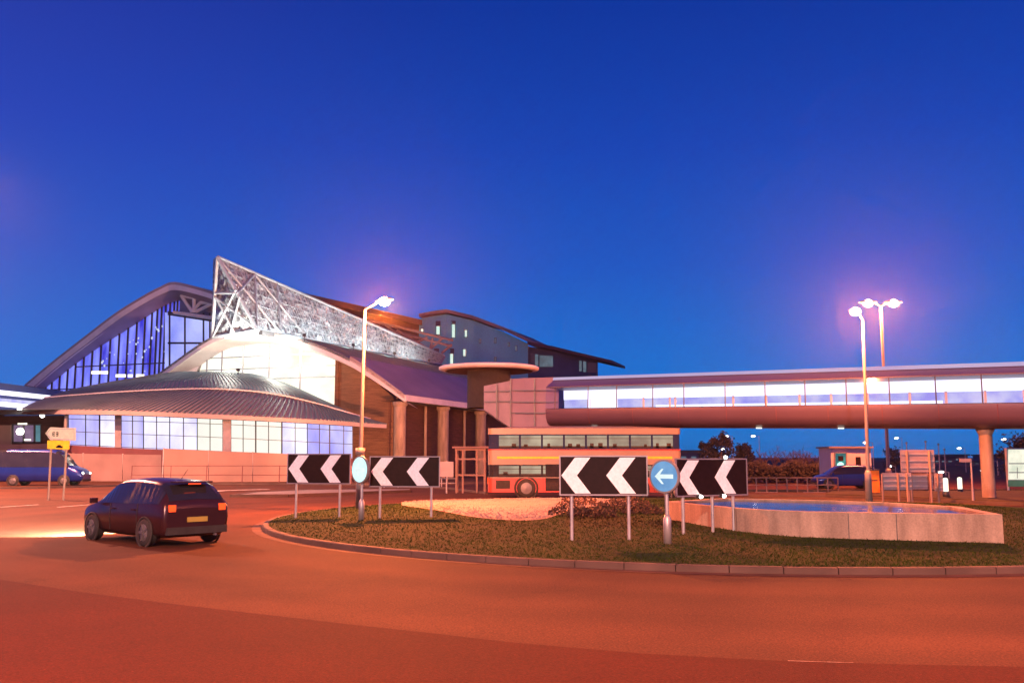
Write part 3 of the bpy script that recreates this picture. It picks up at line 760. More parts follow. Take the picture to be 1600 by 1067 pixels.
for j in (.2,.4,.6,.8): mb.tube(on(0,j)+off*.9,on(1,j)+off*.9,.05,None,5)
mb.build('sail_lattice', M['silver'], S)
mb = MB(); mb.bar(P3+GX*.5+Vector((0,0,-.25)),P4+GX*.5+Vector((0,0,-.25)),.5,.5); mb.build('roof_sail_gutter', M['dark_steel'], S)
# branching canopy struts at the far end of the sail
mb = MB(); D5 = 136
for (xa,ya,xb,yb) in ((575,500,708,532),(575,508,706,541),(620,516,675,549),(640,540,668,527),(668,549,692,528),(672,549,676,528),(690,552,706,538),(600,505,640,540)):
    MB().tube(W(xa,ya,D5), W(xb,yb,D5), .2, None, 7).build('canopy_strut', M['hoard'], S)
# floodlights for the sail and gable
for i,(x,y,d_) in enumerate(((430,535,96),(520,560,102),(600,585,110))):
    pass

# rotunda roof: low fan-shaped metal roof in front of the gable
R0 = [(34,640,85),(62,641,82.5),(105,640.5,79.5),(200,642,78),(300,646,78.5),(400,650.5,80.5),(500,656,84),(556,660,87),(604,663,90)]
R1 = [(71,623,89),(118,619,87),(190,614,85.6),(275,610,85.4),(350,610,85.6),(425,617,87),(490,631,89),(535,644,91),(578,656,92.5)]
R2 = [(128,606,93),(165,602,92),(222,597,91.2),(285,594,91),(348,593,91),(408,597,92),(458,609,93),(500,626,94),(540,642,94.6)]
R3 = [(248,585,96.5),(262,583.5,96),(285,581.5,95.7),(312,582,95.7),(340,582,95.7),(370,583,95.8),(400,586.5,96),(432,595,96.3),(470,610,96.6)]
NR = 90
def densify(R): return cat_rom([W(*p) for p in R], NR)
q0,q1,q2,q3 = map(densify,(R0,R1,R2,R3))
rowsR = []
for i in range(25):
    rowsR.append([cat_rom([q0[j],q1[j],q2[j],q3[j]],25)[i] for j in range(NR)])
mb = MB(); mb.grid(rowsR); 
mb.grid([rowsR[0],[p+Vector((0,0,-.35)) for p in rowsR[0]]], False)
rot = mb.build('rotunda_roof', M['roofmetal'], S)
mb = MB()
for j in range(0,NR):
    for i in range(0,24,2):
        a, b = rowsR[i][j], rowsR[i+2][j]
        mb.bar(a+Vector((0,0,.04)), b+Vector((0,0,.04)), .12, .12)
mb.build('roof_rib', M['roofdark'], rot)
mb = MB()
for a,b in zip(rowsR[8][:-1],rowsR[8][1:]): mb.bar(a+Vector((0,0,.12)),b+Vector((0,0,.12)),.3,.1)
mb.build('roof_ring', M['fascia'], rot)
# rotunda window wall
wpx = [(104,641,695,81.5),(200,644,700,80.3),(300,647,704,80.8),(400,651,709,82.5),(500,656.5,714,86),(551,660,716,89)]
WT = cat_rom([W(x,y-2,d) for x,y,_,d in wpx], 56); WB = cat_rom([W(x,y,d) for x,_,y,d in wpx], 56)
mb = MB(); mb.grid([[p+Vector((0,0,-.4)) for p in rowsR[0]][4:86], cat_rom(WT,82)], False); mb.build('rotunda_soffit', M['dark_steel'], S)
def wpt(t, v): 
    k = t*55; i = min(int(k),54); u = k-i
    return lerp(lerp(WT[i],WT[i+1],u), lerp(WB[i],WB[i+1],u), v)
def wx(px): 
    best = min(range(0,551), key=lambda i: abs((wpt(i/550,.5).x/wpt(i/550,.5).y)*F*1.008+CX-px)); return best/550
panes = [(104,131,'g_winblue'),(131.4,153,'g_winblue'),(153.4,178,'g_win'),(187,222,'g_winblue'),(222.4,263,'g_win'),(263.4,306,'g_win'),(306.4,347,'g_winwarm'),(359,398,'g_winwarm'),(398.4,439,'g_winwarm'),(439.4,479,'g_win'),(479.4,514,'g_winblue'),(514.4,550,'g_winblue')]
for xa,xb,m in panes:
    ta, tb = wx(xa), wx(xb)
    mb = MB(); mb.grid([[wpt(lerp(ta,tb,k/6),0) for k in range(7)],[wpt(lerp(ta,tb,k/6),1) for k in range(7)]], False)
    wn = mb.build('window', M[m], S)
    mb = MB(); o = Vector((.3,-.95,0))*.1
    for t in (ta, (ta+tb)/2 if xb-xa > 30 else ta, tb): mb.bar(wpt(t,0)+o, wpt(t,1)+o, .06, .06)
    for v in (.02,.27,.62,.98): mb.bar(wpt(ta,v)+o, wpt(tb,v)+o, .05, .05)
    mb.build('frame', M['dark_steel'], wn)
for xa,xb in ((177,187),(347,359)):
    ta, tb = wx(xa), wx(xb); mb = MB(); o = Vector((.3,-.95,0))*.12
    mb.slab([[wpt(ta,0)+o,wpt(tb,0)+o],[wpt(ta,1)+o,wpt(tb,1)+o]], o, False); mb.build('pier', M['signback'], S)
# people-high white shapes and fittings seen inside are part of the lit glazing; base wall below
mb = MB(); mb.slab([[p for p in WB],[Vector((p.x,p.y,0)) for p in WB]], Vector((.3,-.95,0))*.15, False); mb.build('plinth_wall', M['redwall'], S)
cxp = W(103,660,80.5); mb = MB().tube((cxp.x,cxp.y,0),(cxp.x,cxp.y,W(103,640,80.5).z),.16,None,10); mb.build('corner_column', M['white_steel'], S)
# recessed entrance at the left under the eave
mb = MB(); a = W(-160,650,92); b = W(104,650,90); a.z = b.z = max(a.z,b.z)
mb.slab([[a,b],[Vector((a.x,a.y,0)),Vector((b.x,b.y,0))]], (0,.3,0), False); mb.build('entrance_wall', M['brickdark'], S)
mb = MB(); c = W(-160,650,80); d = W(100,650,80); z = a.z+.02
mb.poly(Vector((a.x,a.y,z)),Vector((b.x,b.y,z)),Vector((d.x,d.y,z)),Vector((c.x,c.y,z))); mb.build('entrance_soffit', M['hoteldark'], S)
mb = MB(); mb.slab([[W(-60,664,89.4),W(17,664,89.4)],[W(-60,698,89.4),W(17,698,89.4)]], (0,.2,0), False); mb.build('entrance_panel', M['hoard'], S)
mb = MB().poly(W(21,664,89.5),W(53,664,89.5),W(53,690,89.5),W(21,690,89.5)); sw_ = mb.build('shop_window', M['g_shop'], S)
mb = MB()
for x in (20,37,54): mb.bar(W(x,663,89.2),W(x,692,89.2),.15,.12)
for y in (663,691): mb.bar(W(19,y,89.2),W(64,y,89.2),.12,.15)
mb.build('frame', M['dark_steel'], sw_)
MB().poly(W(54,664,89.4),W(63,664,89.4),W(63,690,89.4),W(54,690,89.4)).build('shop_door', M['g_teal'], S)
MB().ball(W(31.5,674,89),.34,12,8).build('globe_lamp', M['g_white'], S)
for (xa,xb,y) in ((28,42,662),(38,48,687)):
    MB().bar(W(xa,y,89),W(xb,y,89),.1,.16).build('strip_lamp', M['g_bollard'], S)
for x,y in ((30.5,640),(66,649)): MB().ball(W(x,y,84),.2,10,6).build('soffit_lamp', M['g_white'], S)
mb = MB(); mb.slab([[W(-80,696,87),W(132,692,87)],[W(-80,706,87),W(132,706,87)]], (0,.3,0), False); mb.build('low_canopy', M['wallpink'], S)

# floodlights: real fittings on the roof that wash the sail
fl_t = []
for i,(t,o) in enumerate(((.05,4.5),(.28,4.5),(.52,4.2),(.76,3.8))):
    p = on(t,0)+GX*o; 
    # sit on roof surface
    zroof = P3.z - (o*.12) - .2
    p = Vector((p.x,p.y,on(t,0).z - .55 - .04*o*o*.35))
    lab = ['nearest','second','third','farthest'][i]
    ft = thing('floodlight', f'{lab} floodlight on the metal roof below the silver roof sail', 'floodlight', p, 0, 'floodlights washing the roof sail')
    MB().tube((0,0,-.3),(0,0,.25),.05,None,8).build('stand', M['dark_steel'], ft, True)
    MB().box((0,0,.35),(.35,.25,.3)).build('housing', M['dark_steel'], ft, True)
    point('flood_light', Vector((-.3,0,.5)), (3400,3000,2300,1700)[i], (.97,1.0,.94), .15, ft, 150, (-GX.x*1.0,-GX.y+.15,.75))
fl = thing('floodlight', 'floodlight on the fan roof in front of the bright gable, aimed at the sail prow', 'floodlight', W(372,583,95), 0, 'floodlights washing the roof sail')
MB().tube((0,0,-.3),(0,0,.25),.05,None,8).build('stand', M['dark_steel'], fl, True)
MB().box((0,0,.35),(.35,.25,.3)).build('housing', M['dark_steel'], fl, True)
point('flood_light', Vector((0,.1,.6)), 9000, (1.0,.98,.88), .15, fl, 85, (-.12,.40,1.0))
# interior lights that spill from gable onto the fan roof and soffit
point('gable_spill', W(440,545,98)-Vector(station.location), 1500, (1.0,.97,.82), .8, S)
point('gable_spill', W(360,540,98.5)-Vector(station.location), 900, (1.0,.97,.82), .8, S)

# ------------------------------------------------------------------ hoarding and low walls before the station
def fence_panels(name, label, pts, h_px, m, cap=True):
    """pts: list of (x, ytop, ybottom, d)"""
    q = [(W(x,yt,d), W(x,yb,d)) for x,yt,yb,d in pts]
    c = sum([b for _,b in q], Vector())/len(q); c.z = 0
    t = thing(name, label, 'hoarding', c)
    for (a0,b0),(a1,b1) in zip(q[:-1],q[1:]):
        n = Vector(((b1-b0).y,-(b1-b0).x,0)).normalized()*.06
        g = (a1-a0).normalized()*.02
        mb = MB(); z0 = Vector((0,0,-min(b0.z,b1.z)))
        mb.slab([[a0+g,a1-g],[Vector((b0.x,b0.y,.02))+g,Vector((b1.x,b1.y,.02))-g]], n, False); mb.build('panel', M[m], t)
        MB().bar(Vector((a0.x,a0.y,0)),a0+Vector((0,0,.05)),.09,.09).build('post', M['galv'], t)
    return t
fence_panels('hoarding','tall pink hoarding of flat panels standing right of the recessed wall, before the hall windows',
   [(256,700.5,752,75),(326,704,752.5,75.2),(395,706.5,753,75.5),(450,709,753.5,76),(505,711,754,77),(548,713,754.5,78)],50,'hoard')
fence_panels('hoarding','lower pink boundary wall left of the tall hoarding, behind the blue van',
   [(-60,704,752,78.5),(40,706,752,78.3),(130,708.5,751.5,78),(192,709.5,751.5,77.8),(253,710.5,751.5,77.6)],42,'wallpink')
# slender guard rails along the far pavement
def guard_rail(name, label, posts, ytop_off, d, ybase, mid=True, m='galv', r=.03, group=None):
    q = [W(x,ybase,d) for x in posts]; 
    for p in q: p.z = 0
    c = sum(q,Vector())/len(q)
    t = thing(name, label, 'railing', c, 0, group)
    hh = ytop_off*d/F
    for p in q: MB().tube(p,p+Vector((0,0,hh)),r,None,8).build('post', M[m], t)
    for z in ((hh,hh*.5) if mid else (hh,)):
        mb = MB()
        for a,b in zip(q[:-1],q[1:]): mb.tube(a+Vector((0,0,z)),b+Vector((0,0,z)),r*.8,None,6)
        mb.build('rail', M[m], t)
    return t
guard_rail('guard_railing','thin grey guard railing in front of the pink hoarding',(205,266,322,378,436,500,548),28,70,757,True,'redwall')
guard_rail('guard_railing','orange lit guard railing below the bare trees, right of the chevron boards',tuple(range(1166,1312,16)),22,54,768,True,'wallpink',.04)
guard_rail('guard_railing','short guard railing between the second chevron board and the bus front',(600,622,645,668,690,712),14,62,768,True)

# metal framed shelter left of the bus
sh = thing('bus_shelter', 'pink lit open metal frame shelter at the left end of the bus', 'shelter', G(735,770,0))
mb = MB(); d_ = 52.5
for x in (713,723,745,757):
    MB().bar(Vector((W(x,765,d_).x,d_,0)),W(x,702,d_),.10,.10).build('post', M['hoard'], sh)
for y in (702,717,742):
    MB().bar(W(711,y,d_),W(759,y,d_),.08,.10).build('rail', M['hoard'], sh)
a = W(711,701,d_); b = W(759,701,d_); MB().box(((a.x+b.x)/2,d_+.6,a.z+.08),(b.x-a.x+.3,1.6,.1)).build('roof', M['wallpink'], sh)
for x in (713,757): MB().bar(Vector((W(x,765,d_).x,d_+1.2,0)),Vector((W(x,765,d_).x,d_+1.2,a.z)),.1,.1).build('post', M['hoard'], sh)
lb = W(698,735,52); bx = thing('utility_cabinet','small violet grey sign plate on a post, right of the second chevron board','sign plate',(lb.x,52,0))
MB().box((0,0,W(698,733,52).z),(.75,.12,.85)).build('plate', M['signback'], bx, True); MB().tube((0,.1,0),(0,.1,W(698,720,52).z),.05,None,8).build('post', M['galv'], bx, True)

# ------------------------------------------------------------------ hotel behind
HT = thing('hotel_building','grey blue hotel block with small lit windows behind the roof sail','hotel',Vector((W(740,700,165).x,165,0)))
def wall_between(pts, m, name, par, thick=(0,.4,0), zb=0):
    q = [W(*p) for p in pts]; mb = MB(); mb.slab([q,[Vector((p.x,p.y,zb)) for p in q]], thick, False); return mb.build(name, M[m], par)
hp = [(655,498,158),(676,494,157.2),(698,491,156.5),(740,501,161),(785,518,167),(825,537,172.5)]
wall_between(hp,'hotelgrey','wall',HT)
def hd(px):
    for a,b in zip(hp[:-1],hp[1:]):
        if a[0] <= px <= b[0]: return lerp(a[2],b[2],(px-a[0])/(b[0]-a[0]))
    return 165
rf = [W(x,y-1,d) for x,y,d in hp]; mb = MB(); mb.slab([[p+Vector((0,-.8,.1)) for p in rf],[p+Vector((6,16,0.1)) for p in rf]], (0,0,.55), False); mb.build('roof', M['hoard'], HT)
def hwin(x,y0,y1,wd,m,deep=True):
    d = hd(x)-.12
    mb = MB().poly(W(x-wd/2,y0,d),W(x+wd/2,y0,d),W(x+wd/2,y1,d),W(x-wd/2,y1,d)); wn = mb.build('window', M[m], HT)
    fr = MB()
    for xx in (x-wd/2,x+wd/2): fr.bar(W(xx,y0,d-.1),W(xx,y1,d-.1),.12,.12)
    for yy in (y0,y1): fr.bar(W(x-wd/2,yy,d-.1),W(x+wd/2,yy,d-.1),.12,.12)
    fr.build('frame', M['hoteldark'], wn)
for a in ((684.5,502,509,6.5,'hoteldark'),(684.5,509,523,6.5,'g_hotel'),(707.5,502,506,8,'hoteldark'),(707.5,506,528,8,'g_hotel'),(727.5,515,527,5.5,'g_hotel'),(659.5,513,519,5,'g_hotel'),
          (705,545,552,8,'hoteldark'),(705,552,573,7,'g_hotel'),(725,545,557,6,'g_hotel'),(682,545,553,7,'hoteldark'),(774,528,536,3,'g_dim'),(806,540,548,4,'g_dim'),(774,558,564,3,'g_dim'),(795,535,541,3,'g_dim'),(750,530,536,3,'g_dim')): hwin(*a)
rw = [(825,541,174),(865,549,178),(903,557,183),(934,564,188)]
wall_between(rw,'hoteldark','side_wing',HT)
ro = [W(x,y,d) for x,y,d in ((824,533.5,171),(865,541,175.5),(910,552,181),(957,563,187))]
mb = MB(); mb.slab([ro,[p+Vector((4,12,0)) for p in ro]], (0,0,-.55), False); mb.build('side_roof', M['hotelred'], HT)
for xa,xb,y0,y1,m in ((829,836,552,572,'hoteldark'),(836,841,553,572,'g_dim'),(843,864,555,573,'g_dim'),(905,909,563,580,'g_dim'),(911,916,564,581,'g_dim'),(918,932,566,582,'hoteldark')):
    d = 173.2+(xa-825)*.125; mb = MB().poly(W(xa,y0,d),W(xb,y0+1,d),W(xb,y1,d),W(xa,y1,d)); mb.build('side_window', M[m], HT)
# long red lit roof wing to the left, seen above the sail
lw = [(430,446,142),(480,459,146),(560,477,151),(656,499,157)]
q = [W(*p) for p in lw]; mb = MB(); mb.slab([q,[p+Vector((6,16,0)) for p in q]], (0,0,-.9), False); mb.build('wing_roof', M['hotelred'], HT)
wall_between([(x,y+6,d+1.5) for x,y,d in lw],'hotelred','wing_wall',HT)

# ------------------------------------------------------------------ round link pavilion between station and footbridge
LK = thing('link_pavilion','round panelled link with a flat disc canopy joining station and footbridge','pavilion',Vector((W(800,700,57).x,57,0)))
cd = W(764,577,62); R = 3.35
mb = MB(); mb.lathe([(.01,-.14),(R*.9,-.14),(R,-.04),(R,.11),(R*.97,.15),(.01,.26)],cd,64); mb.build('disc_canopy', M['fascia'], LK)
MB().lathe([(.01,-.15),(R*.88,-.15)],cd,48,'z',False).build('disc_soffit', M['brickdark'], LK)
MB().tube((cd.x-.55,cd.y-1.0,W(750,615,61).z),(cd.x-.55,cd.y-1.0,cd.z-.3),.09,None,10).build('post', M['fascia'], LK)
mb = MB(); mb.lathe([(1.45,-2.6),(1.45,-.15)],cd,32,'z',True); mb.build('drum', M['rubber'], LK)
# panelled bodies: left box and right flared sleeve
def body(cols, name, m, par, thick=(0,2.6,0)):
    t = [W(x,yt,d) for x,yt,yb,d in cols]; b = [W(x,yb,d) for x,yt,yb,d in cols]
    mb = MB(); mb.slab([t,b], thick, False); return mb.build(name, M[m], par)
lb_ = body([(756,603,640,58.0),(776,599,654,57.4),(797,595,668,56.8)],'glazed_box','signback',LK)
sl = body([(797.5,592,667,56.0),(820,590.5,667,55.2),(845,590,667,54.2),(864,589.5,666,53.4),(873,589.3,665,53.0)],'sleeve','panel',LK)
mb = MB()
for x,d in ((797.5,55.9),(835,54.5)): mb.bar(W(x,592,d),W(x,667,d),.06,.06)
for y in (610,628,645): 
    mb.bar(W(798,y,55.93),W(871,y,52.98),.05,.05)
mb.build('panel_joint', M['roofdark'], sl)
mb = MB(); mb.poly(W(757,641,57.9),W(797,669,56.7),W(797,669,59),W(757,641,60.3)); mb.build('underside', M['brickdark'], lb_)
mb = MB()
for (xa,xb,y) in ((757,797,612),(757,797,628)): mb.bar(W(xa,y,57.9),W(xb,y-1,56.7),.06,.06)
mb.bar(W(776,600,57.3),W(776,653,57.3),.07,.07); mb.build('panel_joint', M['roofdark'], lb_)
px0 = W(812,700,56); 
for xx in (805,860):
    q = W(xx,667,55.6); MB().tube((q.x,q.y+1.2,0),(q.x,q.y+1.2,q.z+.2),.3,None,14).build('support_column', M['conc'], LK)

# ------------------------------------------------------------------ glazed footbridge
FB = thing('footbridge','long glazed tubular footbridge glowing white, crossing over the road at right','footbridge',(12,48,0))
PL = Vector((W(868,600,52.8).x,52.8,0)); PR = Vector((W(1600,600,43.6).x,43.6,0)); DD = (PR-PL); LN = DD.length; DH = DD.normalized(); NB = Vector((DH.y,-DH.x,0))  # NB points to the camera side
# section levels measured at the two ends
def lev(yl,yr,dl,dr): return W(868,yl,dl).z, W(1600,yr,dr).z
z_t = lev(590.5,566,52.8,43.6); z_c = lev(594,571.5,52.4,43.2); z_wt = lev(604,581,51.2,42.0); z_wb = lev(638.5,629,51.1,41.9); z_m = lev(652,650,51.4,42.2); z_b = lev(667,669,52.2,43.0)
def bp(s, off, zz): return PL + DD*s + NB*off + Vector((0,0,lerp(zz[0],zz[1],min(max(s,-.2),1.6))))
SS = [i/40*1.55 for i in range(41)]
def strip(a, b): return [[bp(s,*a) for s in SS],[bp(s,*b) for s in SS]]
for sgn in (1,):
    pass
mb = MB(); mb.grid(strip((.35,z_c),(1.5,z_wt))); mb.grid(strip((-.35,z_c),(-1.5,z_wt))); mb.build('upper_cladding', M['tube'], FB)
mb = MB(); mb.grid(strip((-.45,z_c),(-.35,z_t)),False); mb.grid(strip((-.35,z_t),(.35,z_t)),False); mb.build('roof_cap', M['roofmetal'], FB)
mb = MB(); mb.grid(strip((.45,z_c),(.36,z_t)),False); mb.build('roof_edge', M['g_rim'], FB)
mb = MB(); prof = [(1.6,z_wb),(1.58,z_m),(1.35,tuple(lerp(a,b,.6) for a,b in zip(z_m,z_b))),(.8,z_b),(-.8,z_b),(-1.35,tuple(lerp(a,b,.6) for a,b in zip(z_m,z_b))),(-1.58,z_m),(-1.6,z_wb)]
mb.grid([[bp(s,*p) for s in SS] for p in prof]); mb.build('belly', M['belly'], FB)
mb = MB()
for k in range(1,15):
    s = k*.105
    mb = MB()
    for a,b in zip(prof[:-1],prof[1:]): mb.bar(bp(s,a[0]*1.004,a[1]),bp(s,b[0]*1.004,b[1]),.02,.02)
    mb.build('belly_joint', M['redwall'], FB)
z_fl = tuple(z+.03 for z in z_wb); z_in = tuple(z-.03 for z in z_wt)
mb = MB(); mb.grid(strip((-1.6,z_fl),(1.58,z_fl)),False); mb.build('floor', M['signback'], FB)
mb = MB(); mb.grid(strip((-1.48,z_in),(1.46,z_in)),False); mb.build('ceiling', M['white_steel'], FB)
def zmix(t): return tuple(lerp(a,b,t) for a,b in zip(z_wt,z_wb))
# light panels along the back: a tall upper one and a lower one; the gap shows the far glazing
mb = MB(); mb.grid([[bp(s,-1.35,zmix(.02)) for s in SS],[bp(s,-1.35,zmix(.46)) for s in SS]],False); mb.build('upper_light_panel', M['g_tube'], FB)
s2 = [s for s in SS if .20 < s < .88]
mb = MB(); mb.grid([[bp(s,-1.35,zmix(.76)) for s in s2],[bp(s,-1.35,zmix(.97)) for s in s2]],False); mb.build('lower_light_panel', M['g_tube'], FB)
mb = MB(); mb.grid([[bp(s,-1.45,zmix(.46)) for s in SS],[bp(s,-1.45,zmix(1.0)) for s in SS]],False); mb.build('far_glazing', M['g_tubewall'], FB)
s3 = [.065+.075*k/4 for k in range(5)]
mb = MB(); mb.grid([[bp(s,-1.2,zmix(.05)) for s in s3],[bp(s,-1.2,zmix(.96)) for s in s3]],False); mb.build('end_light_panel', M['g_tube'], FB)
mb = MB(); mb.grid([[bp(s,1.5,zmix(.01)) for s in SS],[bp(s,1.6,zmix(.99)) for s in SS]],False); mb.build('near_glazing', M['glass'], FB)
mb = MB()
cols = [868,920,965,1022,1071,1136,1199,1262,1327,1395,1468,1541,1618,1700,1790]
def sx_(px):
    u = (px-CX)/(F*1.008); q = PL+NB*1.55
    return (u*q.y-q.x)/(DD.x-u*DD.y)
for px in cols: mb.bar(bp(sx_(px),1.53,zmix(0)),bp(sx_(px),1.63,zmix(1)),.045,.045)
mb.grid(strip((1.53,zmix(.0)),(1.54,zmix(.045))),False)
mb.build('mullion', M['hoteldark'], FB)
mb = MB()
for px in (886,972,1015,1024,1119,1173,1228,1280,1340,1410,1470,1535,1600): 
    s = sx_(px)+.02; MB().bar(bp(s,-1.25,zmix(.44)),bp(s,-1.25,zmix(1)),.09,.09).build('inner_post', M['fascia'], FB)
mb = MB()
for (xa,xb) in ((918,960),(920,961),(1180,1200),(1310,1345)):
    MB().bar(bp(sx_(xa),.9,tuple(z-.03 for z in z_b)),bp(sx_(xa)+.012,.9,tuple(z-.03 for z in z_b)),.1,.06).build('under_lamp', M['g_bollard'], FB)
for px in (1546,):
    s = sx_(px); q = bp(s,0,z_b)
    MB().lathe([(.32,0),(.30,.1),(.30,q.z-.3),(.42,q.z-.05),(.42,q.z+.06)],(q.x,q.y,0),20).build('pillar', M['conc'], FB)
q = bp(.10,0,z_b); MB().box((q.x,q.y,q.z-.1),(1.6,1.0,.35),math.atan2(DH.y,DH.x)).build('bearing', M['dark_steel'], FB)
q = bp(1.45,0,z_b); MB().tube((q.x,q.y,0),(q.x,q.y,q.z),.3,None,16).build('pillar', M['conc'], FB)

# second footbridge entering the station at the far left
F2 = thing('footbridge','dark blue footbridge with two white light strips at the far left of the station','footbridge',Vector((W(0,700,92).x,92,0)))
def f2(x,y,d): return W(x,y,d)
body([(-200,571,663,80),(0,598,645,90),(110,612,640,100)],'tube_body','carblue',F2,(0,3,0))
mb = MB()
for pts in (((-200,593,79.7),(0,613,89.7),(86,622,97.8)),((-200,615,79.7),(0,631,89.7),(42,635,93.5))):
    q = [W(*p) for p in pts]
    mb = MB()
    for a,b in zip(q[:-1],q[1:]): mb.bar(a,b,.15,.45)
    mb.build('light_strip', M['g_tube'], F2)
mb = MB(); q = [W(x,y,d) for x,y,d in ((-200,604,79.8),(0,622,89.8),(70,628,96))]; q2 = [p+Vector((0,0,-.55)) for p in q]
mb.grid([q,q2],False); mb.build('window_band', M['g_tubewall'], F2)
q = W(-160,660,84); MB().tube((q.x,q.y,0),(q.x,q.y,q.z),.4,None,14).build('pillar', M['conc'], F2)

# ------------------------------------------------------------------ vehicles
def ringpts(x, z0, zb, zt, w, wt):
    h = [(0,z0),(.8*w,z0),(.97*w,z0+.12),(w,(z0+zb)/2+.05),(.975*w,zb),(lerp(.96*w,wt,.86),lerp(zb,zt,.86)),(wt*.84,zt),(0,zt+.025)]
    return [Vector((x,y,z)) for y,z in h] + [Vector((x,-y,z)) for y,z in h[-2:0:-1]]
def vehicle(name, label, cat, loc, rz, st, paint, glass_st, screen, rear, wheels, wr, heads, tails, lights=True, group=None, beam=0):
    t = thing(name, label, cat, loc, rz, group)
    st0 = st; rings0 = [ringpts(*s) for s in st]; n = len(rings0[0]); SUB = 3
    nn = (len(st)-1)*SUB+1; colsr = [cat_rom([r[k] for r in rings0], nn) for k in range(n)]
    rings = [[colsr[k][i] for k in range(n)] for i in range(nn)]
    mb = MB(); mb.grid([r+[r[0]] for r in rings]); mb.poly(*rings[0]); mb.poly(*rings[-1][::-1]); mb.build('body', M[paint], t, True)
    def strip_off(segs, i0, i1, nm, inset=.06):
        mb = MB()
        for k in segs:
            for i in range(i0*SUB,i1*SUB):
                a,b,c,d = rings[i][k],rings[i+1][k],rings[i+1][(k+1)%n],rings[i][(k+1)%n]
                nr = (b-a).cross(d-a).normalized(); ce = (a+b+c+d)/4
                if nr.dot(ce-Vector((ce.x,0,.7))) < 0 : nr = -nr
                mb.poly(*[p+nr*.008 for p in (a,b,c,d)])
        return mb.build(nm, M['glassdark'], t, True)
    for (i0,i1) in glass_st:
        strip_off([4],i0,i1,'side_window'); strip_off([n-5],i0,i1,'side_window')
    if screen: strip_off([5,6,7,8],screen[0],screen[1],'windscreen')
    if rear: strip_off([5,6,7,8],rear[0],rear[1],'rear_window')
    hw = max(s[4] for s in st)
    for x in wheels:
        for sg in (1,-1):
            y = sg*(hw-.10)
            mb = MB(); mb.lathe([(wr*.62,-.10),(wr*.93,-.10),(wr,-.06),(wr,.06),(wr*.93,.115),(wr*.62,.115)] if sg>0 else [(wr*.62,.10),(wr*.93,.10),(wr,.06),(wr,-.06),(wr*.93,-.115),(wr*.62,-.115)],(x,y,wr),28,'y')
            wh = mb.build('wheel', M['rubber'], t, True)
            r = MB(); r.lathe([(.001,.07*sg),(wr*.15,.10*sg),(wr*.18,.085*sg),(wr*.60,.105*sg),(wr*.64,.09*sg)],(x,y,wr),28,'y')
            for k in range(5):
                a = 2*PI*k/5; r.bar((x+math.cos(a)*wr*.12,y+.105*sg,wr+math.sin(a)*wr*.12),(x+math.cos(a)*wr*.6,y+.108*sg,wr+math.sin(a)*wr*.6),.03,.05)
            r.build('rim', M['rim'], wh, True)
            ar = MB(); ar.lathe([(wr*1.02,.085*sg),(wr*1.02,.112*sg),(wr*1.16,.112*sg),(wr*1.16,.08*sg)],(x,y,wr),28,'y'); ar.build('wheel_arch', M['rubber'], t, True)
    xf = st[-1][0]; xr = st[0][0]
    for sg in (1,-1):
        (hx,hy,hz) = heads; MB().ball((hx,sg*hy,hz),.13,12,8,.7).build('headlight', M['g_head' if lights else 'rim'], t, True)
        (tx,ty,tz,th) = tails; MB().box((tx,sg*ty,tz),(.08,.16,th)).build('tail_light', M['g_tail' if lights else 'bus_red'], t, True)
        MB().box((screen[1] and st[screen[1]][0]-.15 or 1.0, sg*(hw+.09), st[screen[1]-1][2]+.06),(.1,.16,.12)).build('mirror', M[paint], t, True)
    MB().box((xr-.012,0,st[0][2]-.18),(.02,.5,.11)).build('number_plate', M['plate'], t, True)
    MB().box((xr+.0,0,.36),(.12,hw*1.7,.16)).build('bumper', M['rubber'], t, True)
    MB().box((xf-.03,0,.38),(.12,hw*1.5,.16)).build('bumper', M['rubber'], t, True)
    dk = M['rubber']
    if cat == 'car':
        for i in (4,6):                # door shut lines
            for sg in (1,-1):
                mb = MB(); x = st[i][0]
                pr = [p for p in rings0[i] if p.y*sg > .01 and .25 < p.z < st[i][2]+.02]
                pr.sort(key=lambda p: p.z)
                for a,b in zip(pr[:-1],pr[1:]): mb.bar(a+Vector((0,sg*.003,0)),b+Vector((0,sg*.003,0)),.012,.012)
                mb.build('door_seam', dk, t, True)
        for x in (-.75,.25):
            for sg in (1,-1): MB().box((x-.0,sg*(hw+.012),.80),(.17,.03,.03)).build('door_handle', M[paint], t, True)
        MB().box((xr+.30,0,st[3][3]+.02),(.28,.9,.03)).build('spoiler', M[paint], t, True)
        MB().bar((xr+.13,0,1.03),(xr+.27,.34,1.13),.02,.02).build('rear_wiper', dk, t, True)
        MB().tube((-1.2,0,st[3][3]+.03),(-1.55,0,st[3][3]+.30),.006,None,5).build('aerial', dk, t, True)
        if lights: MB().box((xr+.17,0,st[3][3]-.02),(.03,.3,.025)).build('brake_light', M['g_tail'], t, True)
        MB().tube((xr+.02,-.45,.24),(xr-.06,-.45,.24),.03,None,8).build('exhaust_pipe', M['rim'], t, True)
    if beam:
        for sg in (1,-1): point('headlight_beam', (heads[0]+.22,sg*heads[1],heads[2]), beam, (1.0,.90,.62), .06, t, 95, (1,.02,-.13))
    return t
HATCH = [(-2.05,.36,.78,.84,.74,.66),(-2.0,.24,.92,1.02,.81,.66),(-1.82,.20,.95,1.22,.84,.62),(-1.5,.19,.95,1.41,.855,.60),(-.9,.19,.94,1.47,.86,.62),(-.2,.19,.93,1.485,.865,.62),
         (.4,.19,.92,1.43,.865,.61),(.85,.19,.90,1.20,.855,.62),(1.22,.19,.885,.945,.85,.70),(1.65,.20,.80,.84,.83,.68),(1.95,.25,.66,.71,.78,.60),(2.06,.36,.52,.58,.70,.52)]
